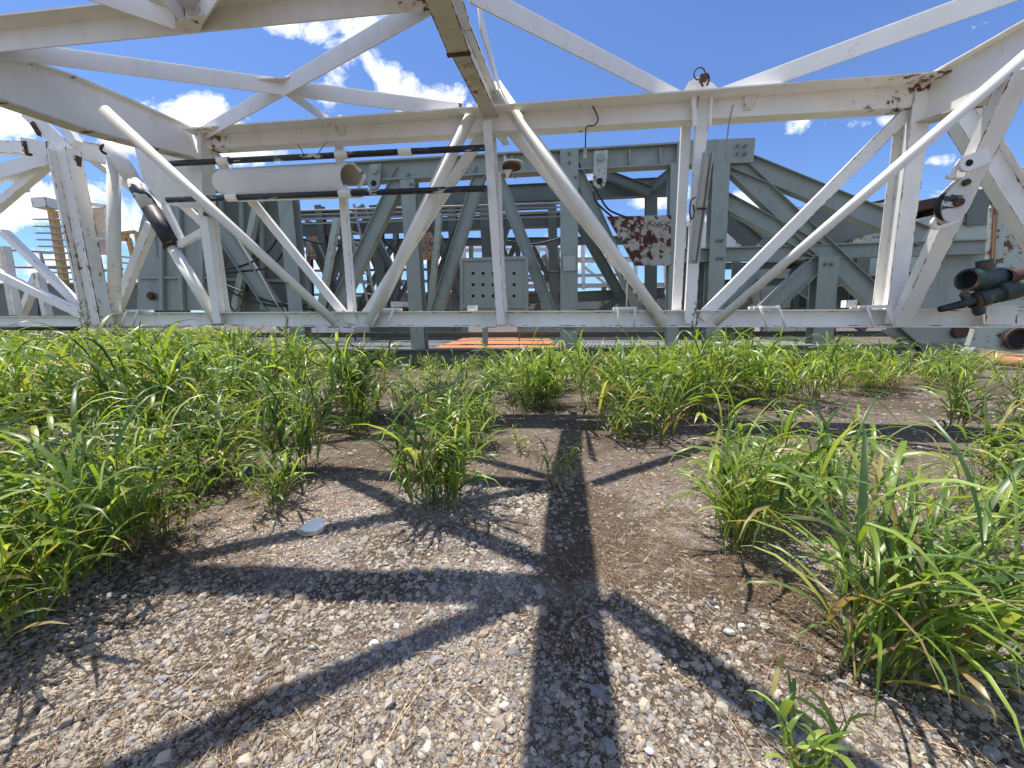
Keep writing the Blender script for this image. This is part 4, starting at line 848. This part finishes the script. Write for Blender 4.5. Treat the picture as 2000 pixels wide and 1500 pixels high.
# ------------------------------------------------------------------ green weeds
def clump(seed, H, spread, nst, lean=(0, 0), leafw=.008, leafl=.32, dark=0.0):
    r_ = np.random.default_rng(seed); Vs = []; Fs = []; Cs = []; nv = 0
    greens = [(.12, .21, .035), (.20, .31, .05), (.29, .40, .08), (.06, .125, .03), (.14, .23, .06), (.38, .45, .12)]
    def strip(P, Wd, side, cl, fold=.3):
        nonlocal nv
        P = np.array(P); n = len(P); side = side/np.linalg.norm(side); V = np.empty((n*3, 3)); up = np.array([0, 0, 1.0])
        V[0::3] = P-side*Wd[:, None]+up*Wd[:, None]*fold; V[1::3] = P; V[2::3] = P+side*Wd[:, None]+up*Wd[:, None]*fold
        q = []
        for k in range(n-1): q += [(3*k, 3*k+1, 3*k+4, 3*k+3), (3*k+1, 3*k+2, 3*k+5, 3*k+4)]
        Vs.append(V); Fs.append(np.array(q)+nv); Cs.append(np.tile(np.array([*cl, 1]), (n*3, 1))); nv += n*3
    for i in range(nst):
        a = r_.random()*6.283; rb = spread*.35*r_.random()**.7; base = np.array([rb*math.cos(a), rb*math.sin(a), -.01])
        h = H*(.45+.6*r_.random()); out = (.12+.33*r_.random())*h; dx = np.array([math.cos(a)*out+lean[0]*h*r_.uniform(.5, 1.3), math.sin(a)*out+lean[1]*h, h])
        n = 6; St = [base + np.array([dx[0]*t**1.6, dx[1]*t**1.6, dx[2]*(t-.12*t*t)]) for t in np.linspace(0, 1, n)]
        ccol = np.array(greens[r_.integers(0, 5)])*(.8+.4*r_.random())*(1-dark); strip(St, np.linspace(.0035, .0015, n), np.array([math.sin(a), -math.cos(a), .1]), ccol*np.array([1.1, .95, .9]))
        nl = r_.integers(4, 8)
        for j in range(nl):
            t = .12+.86*(j+r_.random()*.6)/nl; t = min(t, .99); k = int(t*(n-1)); f = t*(n-1)-k; p = St[k]*(1-f)+St[min(k+1, n-1)]*f
            al = a*0 + r_.random()*6.283; L_ = leafl*(.45+.85*r_.random())*(H/.7)**.5; d = np.array([math.cos(al)+lean[0]*1.3, math.sin(al)+lean[1]]); d /= np.linalg.norm(d)+1e-6
            el0 = .75+.65*r_.random(); droop = 1.1+1.5*r_.random(); m_ = 7; P = [p]; e = el0
            for q in range(m_-1): P.append(P[-1]+np.array([d[0]*math.cos(e), d[1]*math.cos(e), math.sin(e)])*L_/(m_-1)); e -= droop/(m_-1)*(.5+q*.25)
            W_ = leafw*(.5+.9*r_.random())*np.array([.45, .85, 1, .95, .75, .42, .04]); cl = np.array(greens[r_.integers(0, 6)])*(.75+.55*r_.random())*(1-dark)
            if j < 2 and r_.random() < .30: cl = np.array([.30, .23, .12])*r_.uniform(.6, 1.3)
            if r_.random() < .05: cl = np.array([.42, .36, .12])
            tw = r_.normal(0, .6); strip(P, W_, np.array([-d[1], d[0], tw]), cl)
    return np.concatenate(Vs), np.concatenate(Fs), np.concatenate(Cs)
gmat = attr_mat('grass_blade', .38, .42, .6)
protos = [clump(100+i, .62, .46, 11, (.20, -.03), .0092, .42) for i in range(8)]
def place(V, x, y, s, a, hs=1):
    c_, s_ = math.cos(a), math.sin(a); W = V.copy(); W[:, 0] = (V[:, 0]*c_-V[:, 1]*s_)*s+x; W[:, 1] = (V[:, 0]*s_+V[:, 1]*c_)*s+y; W[:, 2] = V[:, 2]*s*hs+float(gz(np.array([x]), np.array([y]))[0]); return W
# areas given in photo coordinates of the clump bases: polygon, count, size
def inpoly(x, y, P):
    c_ = False; j = len(P)-1
    for i in range(len(P)):
        if (P[i][1] > y) != (P[j][1] > y) and x < (P[j][0]-P[i][0])*(y-P[i][1])/(P[j][1]-P[i][1]+1e-9)+P[i][0]: c_ = not c_
        j = i
    return c_
areas = [([(-250, 720), (720, 735), (735, 800), (690, 850), (560, 870), (400, 880), (-250, 900)], 82, (1.4, 2.1)),
         ([(-250, 880), (560, 870), (610, 900), (560, 975), (380, 1020), (330, 1060), (120, 1150), (60, 1230), (-250, 1330)], 32, (1.0, 1.6)),
         ([(770, 780), (1020, 790), (1010, 870), (930, 880), (800, 860)], 16, (.8, 1.2)),
         ([(750, 730), (1140, 735), (1130, 770), (760, 770)], 18, (.8, 1.25)),
         ([(1000, 740), (1120, 740), (1080, 810), (1000, 800)], 14, (1.3, 1.8)),
         ([(1150, 745), (1630, 735), (1600, 800), (1380, 800), (1290, 870), (1160, 850)], 56, (1.35, 1.95)),
         ([(1850, 770), (2200, 760), (2250, 1050), (1900, 1040), (1870, 900)], 22, (1.0, 1.5)),
         ([(1600, 728), (1900, 725), (1880, 770), (1640, 775)], 26, (1.0, 1.6)),
         ([(1380, 930), (1640, 950), (1620, 1070), (1430, 1070)], 7, (.8, 1.2)),
         ([(-200, 690), (600, 690), (640, 730), (-200, 730)], 70, (1.6, 2.2)), ([(640, 722), (1120, 722), (1120, 740), (640, 740)], 8, (.8, 1.2)), ([(-250, 672), (640, 672), (640, 705), (-250, 705)], 120, (1.7, 2.5))]
G = []; rr_ = random.Random(5)
for P, n, (s0, s1) in areas:
    k = 0; bx = [min(q[0] for q in P), max(q[0] for q in P), min(q[1] for q in P), max(q[1] for q in P)]; tr = 0
    while k < n and tr < n*80:
        tr += 1; x, y = rr_.uniform(bx[0], bx[1]), rr_.uniform(bx[2], bx[3])
        if not inpoly(x, y, P): continue
        g_ = onZ(x, y, 0)
        if g_.y > 12.6 and x > 480: continue
        if g_.y > 22: continue
        V, Fc, c = protos[rr_.randrange(8)]; s = rr_.uniform(s0, s1)
        c2 = c.copy(); c2[:, :3] *= rr_.uniform(.8, 1.15); G.append((place(V, g_.x, g_.y, s, rr_.uniform(-.8, .8)+rr_.choice((0, 3.14)), rr_.uniform(.9, 1.2)), Fc, c2)); k += 1
for x, y, h in ((1318, 850, 1.75), (1330, 845, 1.6), (1440, 810, 1.55), (1010, 800, 1.5), (1052, 800, 1.6), (565, 860, 1.6), (190, 830, 1.7), (180, 835, 1.85), (1190, 790, 1.4)):
    g_ = onZ(x, y, 0); r_ = np.random.default_rng(int(x)); n = 10; t = np.linspace(0, 1, n); lx = r_.uniform(.05, .2)
    P = np.stack([g_.x+lx*t**2, g_.y+.03*t, h*t], 1); V = np.concatenate([P+np.array([-.0035, 0, 0]), P+np.array([.0035, 0, 0])]); Fq = np.array([(k, k+n, k+n+1, k+1) for k in range(n-1)])
    G.append((V, Fq, np.tile([.20, .24, .08, 1], (2*n, 1))))
    for k in range(26):
        a = r_.random()*6.28; z0 = h*(.80+.2*r_.random()); tt = z0/h; b0 = np.array([g_.x+lx*tt**2, g_.y+.03*tt, z0]); d = np.array([math.cos(a)*.6, math.sin(a)*.6, .8])*r_.uniform(.02, .06); w = np.array([.004, .002, 0])
        G.append((np.array([b0-w, b0+w, b0+d+w*1.5, b0+d-w*1.5]), np.array([(0, 1, 2, 3)]), np.tile([.16, .13, .06, 1], (4, 1))))
V, Fc, c = joinm(G); o = np_mesh('grass', V, Fc, gmat, True, c); setp(o, 'tall bright green grassy weeds crowding the ground up to the mast', 'grass', kind='stuff')
# single clumps that stand apart
singles = [((850, 985), .98, 50, (.05, -.05), .0115, .44, 'dense green grass clump standing alone left of the wide beam shadow'),
           ((530, 985), .6, 16, (.1, -.1), .010, .32, 'small grass clump at the edge of the left weeds behind the crushed white foam'),
           ((1090, 950), .50, 9, (.1, 0), .008, .34, 'thin grass tuft growing inside the wide beam shadow'),
           ((1440, 1070), 1.05, 24, (.10, 0), .0125, .46, 'tall upright grass clump at the right with stems leaning over the bare soil'),
           ((1560, 1010), .95, 26, (.35, 0), .009, .36, 'mid sized grass clump just behind the tall leaning one at the right'),
           ((1700, 1300), .86, 64, (.55, .08), .0105, .54, 'big foreground grass clump at lower right swept to the right by wind'),
           ((1575, 1560), .36, 9, (.15, .1), .008, .24, 'low dark grass tuft cut by the bottom edge at the right'),
           ((1960, 1010), 1.0, 20, (.1, -.1), .010, .34, 'upright grass clump at the right edge above the big windswept one'),
           ((690, 850), .45, 14, (.1, 0), .007, .26, 'short grass tuft at the right tip of the left weeds'),
           ((1020, 880), .36, 8, (0, 0), .007, .24, 'little grass tuft just left of the wide shadow beyond the dense clump'),
           ((900, 880), .85, 30, (.1, 0), .008, .34, 'tall grass clump directly behind the dense lone one'),
           ((1820, 1060), .75, 16, (.5, .1), .008, .40, 'windswept grass clump just behind and right of the big foreground one'),
           ((60, 1200), .95, 34, (.15, 0), .0115, .44, 'big grass clump at the left edge lowest in the left weeds'),
           ((170, 1120), .85, 26, (.2, 0), .011, .42, 'grass clump just right of the big one at the left edge'),
           ((330, 1050), .70, 22, (.15, 0), .010, .38, 'grass clump on the lower border of the left weeds above the gravel'),
           ((-60, 1300), .85, 26, (.3, 0), .011, .42, 'grass clump reaching in from the lower left corner'),
           ((1210, 860), .8, 16, (.1, 0), .009, .3, 'grass clump right of the wide shadow in front of the back row')]
for i, ((x, y), H, n, ln_, lw, ll, lab) in enumerate(singles):
    g_ = onZ(x, y, 0); V, Fc, c = clump(500+i, H, .5*min(1.2, H/.6), n, ln_, lw, ll)
    o = np_mesh('grass_clump', V, Fc, gmat, True, c, loc=(g_.x, g_.y, float(gz(np.array([g_.x]), np.array([g_.y]))[0]))); setp(o, lab, 'grass clump', 'grass clumps standing apart on the gravel')

# ------------------------------------------------------------------ litter
def chunk(name, label, px, py, sx, sy, sz, seed, mat='foam', cat='litter'):
    r_ = random.Random(seed); g_ = onZ(px, py, 0); z = float(gz(np.array([g_.x]), np.array([g_.y]))[0])
    b = MB(); n = 11; bot = []; mid = []; tp = []
    for i in range(n):
        t = 2*math.pi*i/n; q = r_.uniform(.8, 1.1); x, y = sx*math.cos(t)*q, sy*math.sin(t)*q
        bot.append(Vector((g_.x+x, g_.y+y, z+.008))); mid.append(Vector((g_.x+x*1.02, g_.y+y*1.02, z+sz*.55))); tp.append(Vector((g_.x+x*.8, g_.y+y*.8, z+sz+r_.uniform(-.15, .15)*sz)))
    b.quadstrip(bot, mid); b.quadstrip(mid, tp); b.face(tp); b.face(bot[::-1]); o = b.build(name, M[mat]); setp(o, label, cat); return o
g_ = onZ(612, 1040, 0); z = float(gz(np.array([g_.x]), np.array([g_.y]))[0])
fc = thing('foam_cup_lid', 'crushed white foam container lying on the gravel', 'litter', (g_.x, g_.y, z))
def ring(cx, cy, a, b_, z_, sk=0, n=12, seed=1):
    r_ = random.Random(seed); return [Vector((cx+a*math.cos(2*math.pi*i/n)*r_.uniform(.93, 1.05), cy+b_*math.sin(2*math.pi*i/n)*r_.uniform(.93, 1.05), z_+sk*math.sin(2*math.pi*i/n+.6))) for i in range(n)]
b = MB(); A = ring(g_.x, g_.y, .095, .062, z+.045, .016, 7, 11); B_ = ring(g_.x+.01, g_.y+.01, .07, .042, z+.066, .02, 7, 12); D_ = ring(g_.x, g_.y, .08, .05, z+.015, .006, 7, 13)
b.quadstrip(D_, A); b.quadstrip(A, B_); b.face(B_); b.build('lid', M['foam'], fc)
b = MB(); A = ring(g_.x-.01, g_.y-.015, .105, .068, z+.015, .005, seed=5); B_ = ring(g_.x-.01, g_.y-.015, .112, .074, z+.03, .005, seed=5); b.quadstrip(A, B_); b.face(A); b.build('base', M['white_dirty_shade'], fc)
chunk('foam_scrap', 'small bright white foam scrap on the soil left of the windswept clump', 1448, 1228, .016, .012, .014, 3)
chunk('foam_scrap', 'white foam scrap in the gravel at the bottom just right of the wide shadow', 1268, 1478, .018, .010, .014, 4)
chunk('foam_scrap', 'thin white foam scrap inside the diagonal shadow at lower right', 1490, 1424, .013, .007, .009, 6)
chunk('pale_rock', 'flat pale rock on bare soil above the white foam scrap', 1424, 1243, .03, .018, .02, 8, 'steel', 'rock')
chunk('pale_rock', 'bright angular stone on the gravel left of the diagonal shadow', 732, 1266, .026, .018, .02, 9, 'foam', 'rock')
